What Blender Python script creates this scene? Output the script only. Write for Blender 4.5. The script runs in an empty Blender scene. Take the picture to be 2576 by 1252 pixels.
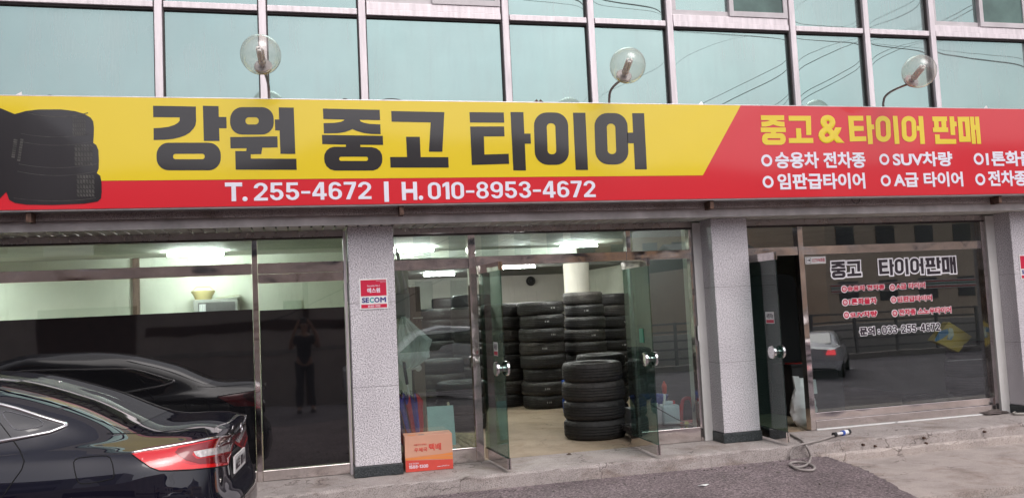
import bpy, bmesh, math, random
from mathutils import Vector, Matrix
from mathutils.bvhtree import BVHTree
R = random.Random(7)
SC = bpy.context.scene
COL = SC.collection
rad = math.radians

# ------------------------------------------------------------------ camera
CAM = Vector((0.0, -8.37, 1.50))
YAW, PITCH, ROLL, FPX = 0.24535926, 0.07087467, -0.04803062, 2110.54
_f = Vector((math.sin(YAW)*math.cos(PITCH), math.cos(YAW)*math.cos(PITCH), math.sin(PITCH)))
_r0 = Vector((math.cos(YAW), -math.sin(YAW), 0)); _u0 = _r0.cross(_f)
_r = _r0*math.cos(ROLL)+_u0*math.sin(ROLL); _u = -_r0*math.sin(ROLL)+_u0*math.cos(ROLL)
cd = bpy.data.cameras.new('camera'); cam = bpy.data.objects.new('camera', cd); COL.objects.link(cam)
M = Matrix((( _r.x, _u.x, -_f.x, CAM.x), (_r.y, _u.y, -_f.y, CAM.y), (_r.z, _u.z, -_f.z, CAM.z), (0, 0, 0, 1)))
cam.matrix_world = M
cd.sensor_fit = 'HORIZONTAL'; cd.sensor_width = 36; cd.lens = FPX/2576*36
cd.clip_start = 0.05; cd.clip_end = 2000
SC.camera = cam
def ray(px, py): return _r*((px-1288)/FPX) - _u*((py-626)/FPX) + _f
def atY(px, py, y=0.0):
    d = ray(px, py); return CAM + d*((y-CAM.y)/d.y)
def atZ(px, py, z=0.0):
    d = ray(px, py); return CAM + d*((z-CAM.z)/d.z)

# ------------------------------------------------------------------ world, sun, exposure
SUN_EL, SUN_ROT = 50, 166
w = bpy.data.worlds.new('World'); SC.world = w; w.use_nodes = True
nt = w.node_tree; nt.nodes.clear()
out = nt.nodes.new('ShaderNodeOutputWorld'); bg = nt.nodes.new('ShaderNodeBackground')
sky = nt.nodes.new('ShaderNodeTexSky'); sky.sky_type = 'NISHITA'; sky.sun_disc = False
sky.sun_elevation = rad(SUN_EL); sky.sun_rotation = rad(SUN_ROT)
sky.air_density = 1.0; sky.dust_density = 4.0; sky.ozone_density = 1.0
hs = nt.nodes.new('ShaderNodeHueSaturation'); hs.inputs['Saturation'].default_value = 0.22; hs.inputs['Value'].default_value = 1.0
tc = nt.nodes.new('ShaderNodeTexCoord'); nz = nt.nodes.new('ShaderNodeTexNoise')
nz.noise_dimensions = '4D'; nz.inputs['W'].default_value = 6.0; nz.inputs['Scale'].default_value = 1.6; nz.inputs['Detail'].default_value = 5; nz.inputs['Roughness'].default_value = 0.5
cr = nt.nodes.new('ShaderNodeValToRGB'); cr.color_ramp.elements[0].position = .3; cr.color_ramp.elements[1].position = .75
cr.color_ramp.elements[0].color = (.74, .74, .80, 1); cr.color_ramp.elements[1].color = (1.16, 1.10, 1.10, 1)
mx = nt.nodes.new('ShaderNodeMixRGB'); mx.blend_type = 'MULTIPLY'; mx.inputs[0].default_value = 1.0
L = nt.links.new
L(sky.outputs[0], hs.inputs['Color']); L(tc.outputs['Generated'], nz.inputs['Vector']); L(nz.outputs[0], cr.inputs[0])
L(hs.outputs[0], mx.inputs[1]); L(cr.outputs[0], mx.inputs[2]); L(mx.outputs[0], bg.inputs[0])
bg.inputs[1].default_value = 0.10; L(bg.outputs[0], out.inputs[0])
sl = bpy.data.lights.new('sun', 'SUN'); sl.energy = 0.6; sl.angle = rad(40); sl.color = (1, .95, .9)
so = bpy.data.objects.new('sun', sl); COL.objects.link(so)
_sd = Vector((math.sin(rad(SUN_ROT))*math.cos(rad(SUN_EL)), math.cos(rad(SUN_ROT))*math.cos(rad(SUN_EL)), math.sin(rad(SUN_EL))))
so.rotation_euler = _sd.to_track_quat('Z', 'Y').to_euler(); so.location = _sd*30
SC.view_settings.view_transform = 'Standard'; SC.view_settings.look = 'None'; SC.view_settings.gamma = 1
SC.view_settings.exposure = 0.85
SC.render.engine = 'CYCLES'
cy = SC.cycles
cy.max_bounces = 10; cy.transparent_max_bounces = 24; cy.glossy_bounces = 6; cy.diffuse_bounces = 4
cy.use_denoising = True; cy.caustics_reflective = False; cy.caustics_refractive = False
cy.sample_clamp_indirect = 6

# ------------------------------------------------------------------ materials
def new_mat(name):
    m = bpy.data.materials.new(name); m.use_nodes = True
    n = m.node_tree; n.nodes.clear()
    o = n.nodes.new('ShaderNodeOutputMaterial')
    return m, n, o
def coords(n, scale=(1, 1, 1)):
    t = n.nodes.new('ShaderNodeTexCoord'); mp = n.nodes.new('ShaderNodeMapping'); mp.inputs['Scale'].default_value = scale
    n.links.new(t.outputs['Object'], mp.inputs[0]); return mp.outputs[0]
def noise(n, vec, scale, detail=4, rough=.55, dist=0):
    t = n.nodes.new('ShaderNodeTexNoise'); t.inputs['Scale'].default_value = scale; t.inputs['Detail'].default_value = detail
    t.inputs['Roughness'].default_value = rough; t.inputs['Distortion'].default_value = dist
    n.links.new(vec, t.inputs['Vector']); return t.outputs[0]
def ramp(n, fac, stops, interp='LINEAR'):
    c = n.nodes.new('ShaderNodeValToRGB'); c.color_ramp.interpolation = interp
    e = c.color_ramp.elements
    while len(e) < len(stops): e.new(.5)
    for i, (p, col) in enumerate(stops):
        e[i].position = p; e[i].color = (*col, 1) if len(col) == 3 else col
    n.links.new(fac, c.inputs[0]); return c.outputs[0]
def mix(n, a, b, fac=1.0, mode='MULTIPLY'):
    t = n.nodes.new('ShaderNodeMixRGB'); t.blend_type = mode
    for i, v in ((0, fac), (1, a), (2, b)):
        if hasattr(v, 'links') or hasattr(v, 'is_linked'): n.links.new(v, t.inputs[i])
        else: t.inputs[i].default_value = v if i == 0 else (*v, 1)
    return t.outputs[0]
def bumpn(n, h, strength=.3, dist=.01):
    b = n.nodes.new('ShaderNodeBump'); b.inputs['Strength'].default_value = strength; b.inputs['Distance'].default_value = dist
    n.links.new(h, b.inputs['Height']); return b.outputs[0]
def sc3(c, k): return tuple(min(1, max(0, x*k)) for x in c)
def pm(name, col, rough=.5, metal=0, var=.15, vs=6, bump=0, bs=40, spec=.5, coat=0, stretch=(1, 1, 1), trans=0, alpha=1, rvar=0):
    m, n, o = new_mat(name)
    p = n.nodes.new('ShaderNodeBsdfPrincipled'); v = coords(n, stretch)
    f = noise(n, v, vs, 5)
    n.links.new(ramp(n, f, [(.3, sc3(col, 1-var)), (.7, sc3(col, 1+var))]), p.inputs['Base Color'])
    p.inputs['Roughness'].default_value = rough; p.inputs['Metallic'].default_value = metal
    p.inputs['Specular IOR Level'].default_value = spec; p.inputs['Coat Weight'].default_value = coat
    p.inputs['Coat Roughness'].default_value = .03; p.inputs['Transmission Weight'].default_value = trans; p.inputs['Alpha'].default_value = alpha
    if rvar: n.links.new(ramp(n, noise(n, v, vs*1.7, 4), [(.3, (max(0, rough-rvar),)*3), (.7, (rough+rvar,)*3)]), p.inputs['Roughness'])
    if bump: n.links.new(bumpn(n, noise(n, v, bs, 4), bump), p.inputs['Normal'])
    n.links.new(p.outputs[0], o.inputs[0]); return m
def glass(name, tint=(.93, .96, .95), ior=1.5, wav=.0, rough=0.0):
    m, n, o = new_mat(name)
    t = n.nodes.new('ShaderNodeBsdfTransparent'); t.inputs[0].default_value = (*tint, 1)
    g = n.nodes.new('ShaderNodeBsdfGlossy'); g.inputs['Roughness'].default_value = rough; g.inputs[0].default_value = (1, 1, 1, 1)
    f = n.nodes.new('ShaderNodeFresnel'); ge = n.nodes.new('ShaderNodeNewGeometry'); mr = n.nodes.new('ShaderNodeMapRange')
    mr.inputs['To Min'].default_value = ior; mr.inputs['To Max'].default_value = 1/ior      # same reflectance from both sides of the sheet
    n.links.new(ge.outputs['Backfacing'], mr.inputs['Value']); n.links.new(mr.outputs[0], f.inputs[0])
    if wav:
        b = bumpn(n, noise(n, coords(n), 1.3, 1), wav, .05); n.links.new(b, g.inputs['Normal'])
    x = n.nodes.new('ShaderNodeMixShader'); n.links.new(f.outputs[0], x.inputs[0]); n.links.new(t.outputs[0], x.inputs[1]); n.links.new(g.outputs[0], x.inputs[2])
    n.links.new(x.outputs[0], o.inputs[0]); return m
def emit(name, col, s):
    m, n, o = new_mat(name); e = n.nodes.new('ShaderNodeEmission'); e.inputs[0].default_value = (*col, 1); e.inputs[1].default_value = s
    n.links.new(e.outputs[0], o.inputs[0]); return m
def m_granite():
    m, n, o = new_mat('granite'); p = n.nodes.new('ShaderNodeBsdfPrincipled'); v = coords(n)
    a = ramp(n, noise(n, v, 100, 2, .6), [(.40, (.24, .23, .245)), (.46, (.53, .505, .53)), (.55, (.74, .71, .735)), (.66, (.82, .79, .81))])
    b = ramp(n, noise(n, v, 2.2, 4), [(.3, (.86, .85, .86)), (.7, (1, 1, 1))])
    n.links.new(mix(n, a, b), p.inputs['Base Color']); p.inputs['Roughness'].default_value = .45
    n.links.new(p.outputs[0], o.inputs[0]); return m
def m_granite_dark():
    m, n, o = new_mat('dark granite'); p = n.nodes.new('ShaderNodeBsdfPrincipled'); v = coords(n)
    a = ramp(n, noise(n, v, 110, 3, .7), [(.42, (.012, .016, .018)), (.6, (.06, .07, .075)), (.7, (.13, .14, .14))])
    n.links.new(a, p.inputs['Base Color']); p.inputs['Roughness'].default_value = .4
    n.links.new(p.outputs[0], o.inputs[0]); return m
def m_concrete(name, col, cracks=True, speck=.25, stain=(.45, .36, .30)):
    m, n, o = new_mat(name); p = n.nodes.new('ShaderNodeBsdfPrincipled'); v = coords(n)
    base = ramp(n, noise(n, v, 3.0, 6, .65), [(.25, sc3(col, .72)), (.5, col), (.75, sc3(col, 1.18))])
    sp = ramp(n, noise(n, v, 130, 2, .6), [(.36, (1-speck*2,)*3), (.5, (1,)*3), (.66, (1+speck*.4,)*3)])
    st = ramp(n, noise(n, coords(n, (1, 1, 2.5)), 1.6, 6, .7, .4), [(.52, (1, 1, 1)), (.72, stain)])
    c = mix(n, mix(n, base, sp), st, .8)
    h = noise(n, v, 60, 5, .7)
    if cracks:
        vo = n.nodes.new('ShaderNodeTexVoronoi'); vo.feature = 'DISTANCE_TO_EDGE'; vo.inputs['Scale'].default_value = 1.7
        dv = n.nodes.new('ShaderNodeMixRGB'); dv.blend_type = 'ADD'; dv.inputs[0].default_value = .35
        n.links.new(v, dv.inputs[1]); nn = n.nodes.new('ShaderNodeTexNoise'); nn.inputs['Scale'].default_value = 5; nn.inputs['Detail'].default_value = 4
        n.links.new(v, nn.inputs[0]); n.links.new(nn.outputs[1], dv.inputs[2]); n.links.new(dv.outputs[0], vo.inputs['Vector'])
        gate = ramp(n, noise(n, v, 1.1, 2), [(.48, (0, 0, 0)), (.56, (1, 1, 1))])
        ck = ramp(n, vo.outputs[0], [(.0, (.25, .22, .21)), (.012, (1, 1, 1))])
        ck = mix(n, (1, 1, 1), ck, gate, 'MIX')
        c = mix(n, c, ck)
    n.links.new(c, p.inputs['Base Color']); p.inputs['Roughness'].default_value = .85
    n.links.new(bumpn(n, h, .35, .01), p.inputs['Normal'])
    n.links.new(p.outputs[0], o.inputs[0]); return m
def m_asphalt(name='asphalt', col=(.215, .178, .184)):
    m, n, o = new_mat(name); p = n.nodes.new('ShaderNodeBsdfPrincipled'); v = coords(n)
    a = ramp(n, noise(n, v, 55, 4, .8), [(.36, sc3(col, .18)), (.5, col), (.66, sc3(col, 2.3))])
    b = ramp(n, noise(n, v, 1.4, 5, .6), [(.3, (.72, .70, .70)), (.7, (1.2, 1.16, 1.16))])
    n.links.new(mix(n, a, b), p.inputs['Base Color']); p.inputs['Roughness'].default_value = .9
    n.links.new(bumpn(n, noise(n, v, 60, 4, .75), 1.0, .02), p.inputs['Normal'])
    n.links.new(p.outputs[0], o.inputs[0]); return m
def m_steel(name='stainless steel', col=(.80, .74, .72), rough=.08, wav=.11):
    m, n, o = new_mat(name); p = n.nodes.new('ShaderNodeBsdfPrincipled'); v = coords(n)
    n.links.new(ramp(n, noise(n, v, 3, 5), [(.3, sc3(col, .8)), (.7, sc3(col, 1.1))]), p.inputs['Base Color'])
    p.inputs['Metallic'].default_value = 1
    n.links.new(ramp(n, noise(n, v, 9, 5, .7), [(.3, (rough*.6,)*3), (.75, (rough*1.9,)*3)]), p.inputs['Roughness'])
    n.links.new(bumpn(n, noise(n, coords(n, (1, 1, 1.6)), 2.2, 1), wav, .12), p.inputs['Normal'])
    n.links.new(p.outputs[0], o.inputs[0]); return m
def m_teal():
    m, n, o = new_mat('teal mirror glass'); v = coords(n)
    d = n.nodes.new('ShaderNodeBsdfDiffuse'); d.inputs[0].default_value = (.05, .13, .12, 1)
    g = n.nodes.new('ShaderNodeBsdfGlossy'); g.inputs['Roughness'].default_value = .012
    n.links.new(ramp(n, noise(n, v, .9, 4), [(.3, (.36, .50, .475)), (.7, (.43, .58, .55))]), g.inputs[0])
    n.links.new(bumpn(n, noise(n, v, 1.1, 1.5), .012, .08), g.inputs['Normal'])
    x = n.nodes.new('ShaderNodeMixShader'); x.inputs[0].default_value = .84
    n.links.new(d.outputs[0], x.inputs[1]); n.links.new(g.outputs[0], x.inputs[2])
    dust = n.nodes.new('ShaderNodeBsdfDiffuse'); dust.inputs[0].default_value = (.50, .50, .49, 1); y = n.nodes.new('ShaderNodeMixShader')
    a = ramp(n, noise(n, coords(n, (7, 1, .7)), 1.6, 5, .65), [(.45, (0, 0, 0)), (.8, (.13, .13, .13))]); b = ramp(n, noise(n, v, .8, 3), [(.35, (.0, .0, .0)), (.7, (.22, .22, .22))])
    n.links.new(mix(n, a, b, 1.0, 'ADD'), y.inputs[0]); n.links.new(x.outputs[0], y.inputs[1]); n.links.new(dust.outputs[0], y.inputs[2]); n.links.new(y.outputs[0], o.inputs[0]); return m
def m_film():
    m, n, o = new_mat('black window film'); p = n.nodes.new('ShaderNodeBsdfPrincipled')
    p.inputs['Base Color'].default_value = (.006, .006, .007, 1); p.inputs['Roughness'].default_value = .03
    p.inputs['IOR'].default_value = 1.95
    n.links.new(bumpn(n, noise(n, coords(n), 2.0, 1), .03, .04), p.inputs['Normal'])
    n.links.new(p.outputs[0], o.inputs[0]); return m
def m_rubber():
    m, n, o = new_mat('tyre rubber'); p = n.nodes.new('ShaderNodeBsdfPrincipled'); v = coords(n)
    n.links.new(ramp(n, noise(n, v, 6, 5, .65), [(.3, (.012, .011, .011)), (.55, (.024, .022, .0215)), (.78, (.055, .05, .046))]), p.inputs['Base Color'])
    oi = n.nodes.new('ShaderNodeObjectInfo'); lk = p.inputs['Base Color'].links[0].from_socket; n.links.new(mix(n, lk, ramp(n, oi.outputs['Random'], [(0, (.65, .65, .68)), (.6, (1, 1, 1)), (1, (2.1, 2.0, 1.85))])), p.inputs['Base Color'])
    n.links.new(ramp(n, noise(n, v, 11, 4), [(.3, (.5,)*3), (.7, (.8,)*3)]), p.inputs['Roughness'])
    n.links.new(bumpn(n, noise(n, v, 70, 3), .25, .01), p.inputs['Normal'])
    n.links.new(p.outputs[0], o.inputs[0]); return m
def m_paint(name, col):
    m, n, o = new_mat(name); p = n.nodes.new('ShaderNodeBsdfPrincipled'); v = coords(n)
    n.links.new(ramp(n, noise(n, v, 240, 2), [(.4, col), (.75, sc3(col, 1.6))]), p.inputs['Base Color'])
    p.inputs['Roughness'].default_value = .5; p.inputs['Specular IOR Level'].default_value = .05
    p.inputs['Coat Weight'].default_value = 1; p.inputs['Coat Roughness'].default_value = .015; p.inputs['Coat IOR'].default_value = 1.66
    n.links.new(p.outputs[0], o.inputs[0]); return m
def m_slats():
    m, n, o = new_mat('soffit boards'); p = n.nodes.new('ShaderNodeBsdfPrincipled'); v = coords(n)
    n.links.new(ramp(n, noise(n, coords(n, (1.0, .4, 1)), 2.5, 3, .6), [(.3, (.62, .60, .54)), (.55, (.80, .80, .73)), (.75, (.86, .86, .80))]), p.inputs['Base Color'])
    p.inputs['Roughness'].default_value = .6; n.links.new(p.outputs[0], o.inputs[0]); return m
def m_wallpaint(name, col, dirt=.12):
    m, n, o = new_mat(name); p = n.nodes.new('ShaderNodeBsdfPrincipled'); v = coords(n)
    a = ramp(n, noise(n, v, 1.3, 6, .6), [(.3, sc3(col, 1-dirt)), (.7, sc3(col, 1+dirt*.4))])
    b = ramp(n, noise(n, coords(n, (6, 6, .6)), 2.2, 5, .7), [(.56, (1, 1, 1)), (.8, (.72, .70, .66))])
    n.links.new(mix(n, a, b, .7), p.inputs['Base Color']); p.inputs['Roughness'].default_value = .7
    n.links.new(bumpn(n, noise(n, v, 35, 3), .12, .01), p.inputs['Normal'])
    n.links.new(p.outputs[0], o.inputs[0]); return m

G = m_granite(); GD = m_granite_dark()
CONC = m_concrete('step concrete', (.40, .355, .335)); CONC2 = m_concrete('apron concrete', (.43, .375, .345))
BEAM = m_concrete('exposed beam concrete', (.40, .335, .32), False, .35); BOARD = pm('painted fascia board', (.52, .49, .48), .6, var=.25, vs=4)
ASPH = m_asphalt(); ROADM = m_asphalt('road asphalt', (.17, .155, .17))
STEEL = m_steel(); STEEL2 = m_steel('brushed frame steel', (.47, .43, .425), .26, .05)
CHROME = m_steel('polished chrome', (.8, .78, .78), .05, .0)
ALU = pm('weathered aluminium', (.82, .75, .77), .45, .2, .14, 5, .1, 30, stretch=(4, 4, .5))
ALUD = pm('dark gasket', (.055, .045, .045), .6)
TEAL = m_teal(); FILM = m_film()
GLS = glass('clear window glass', (.84, .90, .88), 2.0, .012); GLSR = glass('street side window glass', (.80, .86, .85), 2.35, .012); GLSD = glass('green door glass', (.45, .58, .54), 1.6)
GLOBE = glass('lamp globe glass', (.92, .90, .85), 1.7)
n_ = GLOBE.node_tree; lw_ = n_.nodes.new('ShaderNodeLayerWeight'); lw_.inputs[0].default_value = .35
tr_ = [q for q in n_.nodes if q.type == 'BSDF_TRANSPARENT'][0]
df_ = n_.nodes.new('ShaderNodeBsdfDiffuse'); df_.inputs[0].default_value = (.8, .78, .74, 1); m2_ = n_.nodes.new('ShaderNodeMixShader'); m2_.inputs[0].default_value = .10
o_ = [q for q in n_.nodes if q.type == 'OUTPUT_MATERIAL'][0]; n_.links.new(o_.inputs[0].links[0].from_socket, m2_.inputs[1]); n_.links.new(df_.outputs[0], m2_.inputs[2]); n_.links.new(m2_.outputs[0], o_.inputs[0])   # thin even white haze mixed in, makes the globes milkier
n_.links.new(ramp(n_, lw_.outputs['Facing'], [(.0, (.97, .965, .94)), (.55, (.90, .89, .84)), (1, (.50, .50, .46))]), tr_.inputs[0])  # dark rim of a refracting globe painted into the facing tint
YEL = pm('yellow sign vinyl', (.80, .60, .006), .3, var=.02, vs=1, coat=1); RED = pm('red sign vinyl', (.66, .010, .022), .3, var=.02, vs=1, coat=1)
BLK = pm('black sign vinyl', (.012, .009, .010), .3, var=.1, coat=1); WHT = pm('white sign vinyl', (.80, .79, .88), .2, var=.02); WRIM = pm('white rim vinyl', (.90, .89, .92), .35, var=.02)
for m_ in (YEL, RED, BLK):
    p_ = [q for q in m_.node_tree.nodes if q.type == 'BSDF_PRINCIPLED'][0]; p_.inputs['Coat Roughness'].default_value = .07; p_.inputs['Coat IOR'].default_value = 1.52
TREADINK = pm('printed tread grey', (.065, .062, .056), .3, var=.5, vs=20)
CASE = pm('sign casing metal', (.55, .52, .52), .35, .6, .15)
RUST = pm('rusty steel', (.10, .055, .04), .8, .2, .5, 25, .3, 40)
RUB = m_rubber(); PAINT = m_paint('black car paint', (.003, .003, .009))
WPAINT = m_wallpaint('pale green wall paint', (.72, .76, .64)); WWHITE = m_wallpaint('white jamb paint', (.66, .65, .63)); CEIL = m_wallpaint('ceiling paint', (.50, .52, .46), .25)
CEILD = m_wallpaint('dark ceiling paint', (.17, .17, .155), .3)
FLOORM = m_concrete('shop floor concrete', (.36, .28, .20), True, .1, (.6, .5, .42))
SLAT = m_slats()
TUBE = emit('fluorescent tube', (.98, 1, .96), 225.0)
WP = pm('white plastic', (.75, .75, .74), .4, var=.06); GP = pm('grey plastic', (.28, .29, .30), .45); BP = pm('black plastic', (.02, .02, .022), .35)
REDP = pm('red plastic', (.62, .03, .025), .3, var=.1); BLUEP = pm('blue plastic', (.02, .08, .42), .35); GREENP = pm('green plastic', (.04, .28, .18), .4)
CHALK = pm('white tyre chalk', (.7, .7, .68), .8)
CARD = pm('cardboard', (.60, .32, .22), .75, var=.08, vs=3, bump=.05, bs=20); CARDR = pm('red carton print', (.62, .07, .05), .6, var=.08); CARDO = pm('orange carton print', (.72, .24, .06), .6, var=.05)
WOOD = pm('brown laminate', (.16, .105, .08), .5, var=.3, vs=5, stretch=(10, 10, .8)); STRAW = pm('straw', (.55, .47, .27), .8, var=.3, vs=30)
DKINK = pm('dark lettering vinyl', (.035, .025, .035), .35, var=.1); CRIM = pm('crimson lettering vinyl', (.50, .015, .05), .35, var=.05); NAVY = pm('navy ink', (.03, .03, .2), .4); TEALI = pm('teal ink', (.0, .33, .34), .4)
BAGM = pm('pale plastic sheet', (.72, .80, .77), .2, var=.2, alpha=.38, bump=.6, bs=14); BAGW = pm('white plastic bag film', (.72, .72, .72), .3, var=.1, bump=.3, bs=14)
CLOTHR = pm('red umbrella cloth', (.5, .03, .04), .6); CLOTHB = pm('blue umbrella cloth', (.06, .05, .36), .6)

# ------------------------------------------------------------------ mesh helpers
def mark(o, label=None, cat=None, group=None, kind=None):
    if label: o['label'] = label
    if cat: o['category'] = cat
    if group: o['group'] = group
    if kind: o['kind'] = kind
    return o
def empty(name, loc=(0, 0, 0), label=None, cat=None, group=None, rz=0):
    o = bpy.data.objects.new(name, None); COL.objects.link(o); o.location = loc; o.rotation_euler.z = rz; o.empty_display_size = .1
    return mark(o, label, cat, group)
class MB:
    def __init__(s): s.b = bmesh.new()
    def box(s, x0, x1, y0, y1, z0, z1, bev=0):
        v = [s.b.verts.new((x, y, z)) for x in (x0, x1) for y in (y0, y1) for z in (z0, z1)]
        fs = [s.b.faces.new([v[i] for i in q]) for q in ((0, 1, 3, 2), (4, 6, 7, 5), (0, 4, 5, 1), (2, 3, 7, 6), (0, 2, 6, 4), (1, 5, 7, 3))]
        if bev:
            es = {e for f in fs for e in f.edges}
            bmesh.ops.bevel(s.b, geom=list(es), offset=bev, segments=2, affect='EDGES', profile=.5)
        return s
    def obox(s, c, ax, ay, az, hx, hy, hz):
        c = Vector(c); ax, ay, az = (Vector(a).normalized() for a in (ax, ay, az)); v = []
        for x in (-1, 1):
            for y in (-1, 1):
                for z in (-1, 1): v.append(s.b.verts.new(c+ax*hx*x+ay*hy*y+az*hz*z))
        for q in ((0, 1, 3, 2), (4, 6, 7, 5), (0, 4, 5, 1), (2, 3, 7, 6), (0, 2, 6, 4), (1, 5, 7, 3)): s.b.faces.new([v[i] for i in q])
        return s
    def tube(s, pts, r, n=10, cap=True):
        pts = [Vector(p) for p in pts]; rings = []
        rr = r if isinstance(r, (list, tuple)) else [r]*len(pts)
        t0 = (pts[1]-pts[0]).normalized(); up = Vector((0, 0, 1)) if abs(t0.z) < .9 else Vector((1, 0, 0))
        nrm = t0.cross(up).normalized()
        for i, p in enumerate(pts):
            t = ((pts[min(i+1, len(pts)-1)]-pts[max(i-1, 0)])).normalized()
            nrm = (nrm - t*nrm.dot(t)).normalized(); bi = t.cross(nrm)
            rings.append([s.b.verts.new(p+(nrm*math.cos(a)+bi*math.sin(a))*rr[i]) for a in (2*math.pi*k/n for k in range(n))])
        for a, b in zip(rings, rings[1:]):
            for k in range(n): s.b.faces.new((a[k], a[(k+1) % n], b[(k+1) % n], b[k]))
        if cap: s.b.faces.new(rings[0][::-1]); s.b.faces.new(rings[-1])
        return s
    def lathe(s, prof, n=32, M=None, closed=False):
        M = M or Matrix(); rings = []
        for r, z in prof:
            if r < 1e-5: rings.append([s.b.verts.new(M @ Vector((0, 0, z)))])
            else: rings.append([s.b.verts.new(M @ Vector((r*math.cos(2*math.pi*k/n), r*math.sin(2*math.pi*k/n), z))) for k in range(n)])
        pr = list(zip(rings, rings[1:]))
        if closed: pr.append((rings[-1], rings[0]))
        for a, b in pr:
            for k in range(n):
                q = [a[k % len(a)], a[(k+1) % len(a)], b[(k+1) % len(b)], b[k % len(b)]]
                u = []
                for x in q:
                    if x not in u: u.append(x)
                if len(u) > 2: s.b.faces.new(u)
        return s
    def ball(s, c, r, n=24, m=14, sq=(1, 1, 1)):
        c = Vector(c)
        prof = [(math.sin(math.pi*i/m)*1, -math.cos(math.pi*i/m)) for i in range(m+1)]
        return s.lathe([(max(0, p[0]) if 0 < i < m else 0, p[1]) for i, p in enumerate(prof)], n, Matrix.Translation(c) @ Matrix.Diagonal((r*sq[0], r*sq[1], r*sq[2], 1)))
    def poly(s, pts): s.b.faces.new([s.b.verts.new(p) for p in pts]); return s
    def prism(s, pts, vec):
        vec = Vector(vec); a = [s.b.verts.new(p) for p in pts]; b = [s.b.verts.new(Vector(p)+vec) for p in pts]; k = len(pts)
        s.b.faces.new(a[::-1]); s.b.faces.new(b)
        for i in range(k): s.b.faces.new((a[i], a[(i+1) % k], b[(i+1) % k], b[i]))
        return s
    def build(s, name, mat, parent=None, smooth=False, kind=None, auto=None):
        bmesh.ops.recalc_face_normals(s.b, faces=s.b.faces[:])
        me = bpy.data.meshes.new(name); s.b.to_mesh(me); s.b.free()
        me.materials.append(mat)
        if smooth:
            for p in me.polygons: p.use_smooth = True
            if auto: me.set_sharp_from_angle(angle=rad(auto))
        o = bpy.data.objects.new(name, me); COL.objects.link(o)
        if parent:
            o.parent = parent
            o.matrix_parent_inverse = parent.matrix_basis.inverted() if parent.type == 'EMPTY' else Matrix()
        if kind: o['kind'] = kind
        return o
def bx(name, mat, parent, x0, x1, y0, y1, z0, z1, bev=0, kind=None):
    return MB().box(x0, x1, y0, y1, z0, z1, bev).build(name, mat, parent, kind=kind)
def dup(o, loc=None, rz=None, parent=None):
    c = o.copy(); COL.objects.link(c)
    if parent: c.parent = parent
    if loc is not None: c.location = loc
    if rz is not None: c.rotation_euler.z = rz
    for ch in list(o.children): dup(ch, parent=c)
    return c
# flat writing: 2D curves turned to mesh, then placed on a plane
def curve_mesh(cu):
    ob = bpy.data.objects.new('tmp', cu); COL.objects.link(ob)
    dg = bpy.context.evaluated_depsgraph_get()
    me = bpy.data.meshes.new_from_object(ob.evaluated_get(dg))
    bpy.data.objects.remove(ob); bpy.data.curves.remove(cu); return me
def text_mesh(s, bold=.03):
    if all(c in DIG for c in s): return digit_mesh(s, 0 if bold < .06 else bold-.045)
    cu = bpy.data.curves.new('tmp', 'FONT'); cu.body = s; cu.size = 1; cu.resolution_u = 4; cu.bevel_depth = bold; cu.bevel_resolution = 0; cu.fill_mode = 'FRONT'
    return curve_mesh(cu)
def loops_mesh(loops, bold=0):
    cu = bpy.data.curves.new('tmp', 'CURVE'); cu.dimensions = '2D'; cu.fill_mode = 'FRONT'; cu.bevel_depth = bold; cu.bevel_resolution = 0
    for lp in loops:
        sp = cu.splines.new('POLY'); sp.points.add(len(lp)-1); sp.use_cyclic_u = True
        for p, q in zip(sp.points, lp): p.co = (q[0], q[1], 0, 1)
    return curve_mesh(cu)
def arc2(cx, cy_, rx, ry, a0, a1, n=10): return [(cx+rx*math.cos(rad(a0+(a1-a0)*k/n)), cy_+ry*math.sin(rad(a0+(a1-a0)*k/n))) for k in range(n+1)]
def rr(x0, y0, x1, y1, r, n=7):
    p = []
    for cx, cy_, a0 in ((x1-r, y0+r, -90), (x1-r, y1-r, 0), (x0+r, y1-r, 90), (x0+r, y0+r, 180)): p += arc2(cx, cy_, r, r, a0, a0+90, n)
    return p
_six = [arc2(.3, .3, .3, .3, 180, 360)+arc2(.3, .34, .3, .30, 0, 100)+[(.17, .585)]+arc2(.3, .70, .13, .145, 180, 30, 6)+arc2(.3, .72, .29, .28, 10, 180), rr(.17, .145, .43, .495, .13)]
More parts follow.
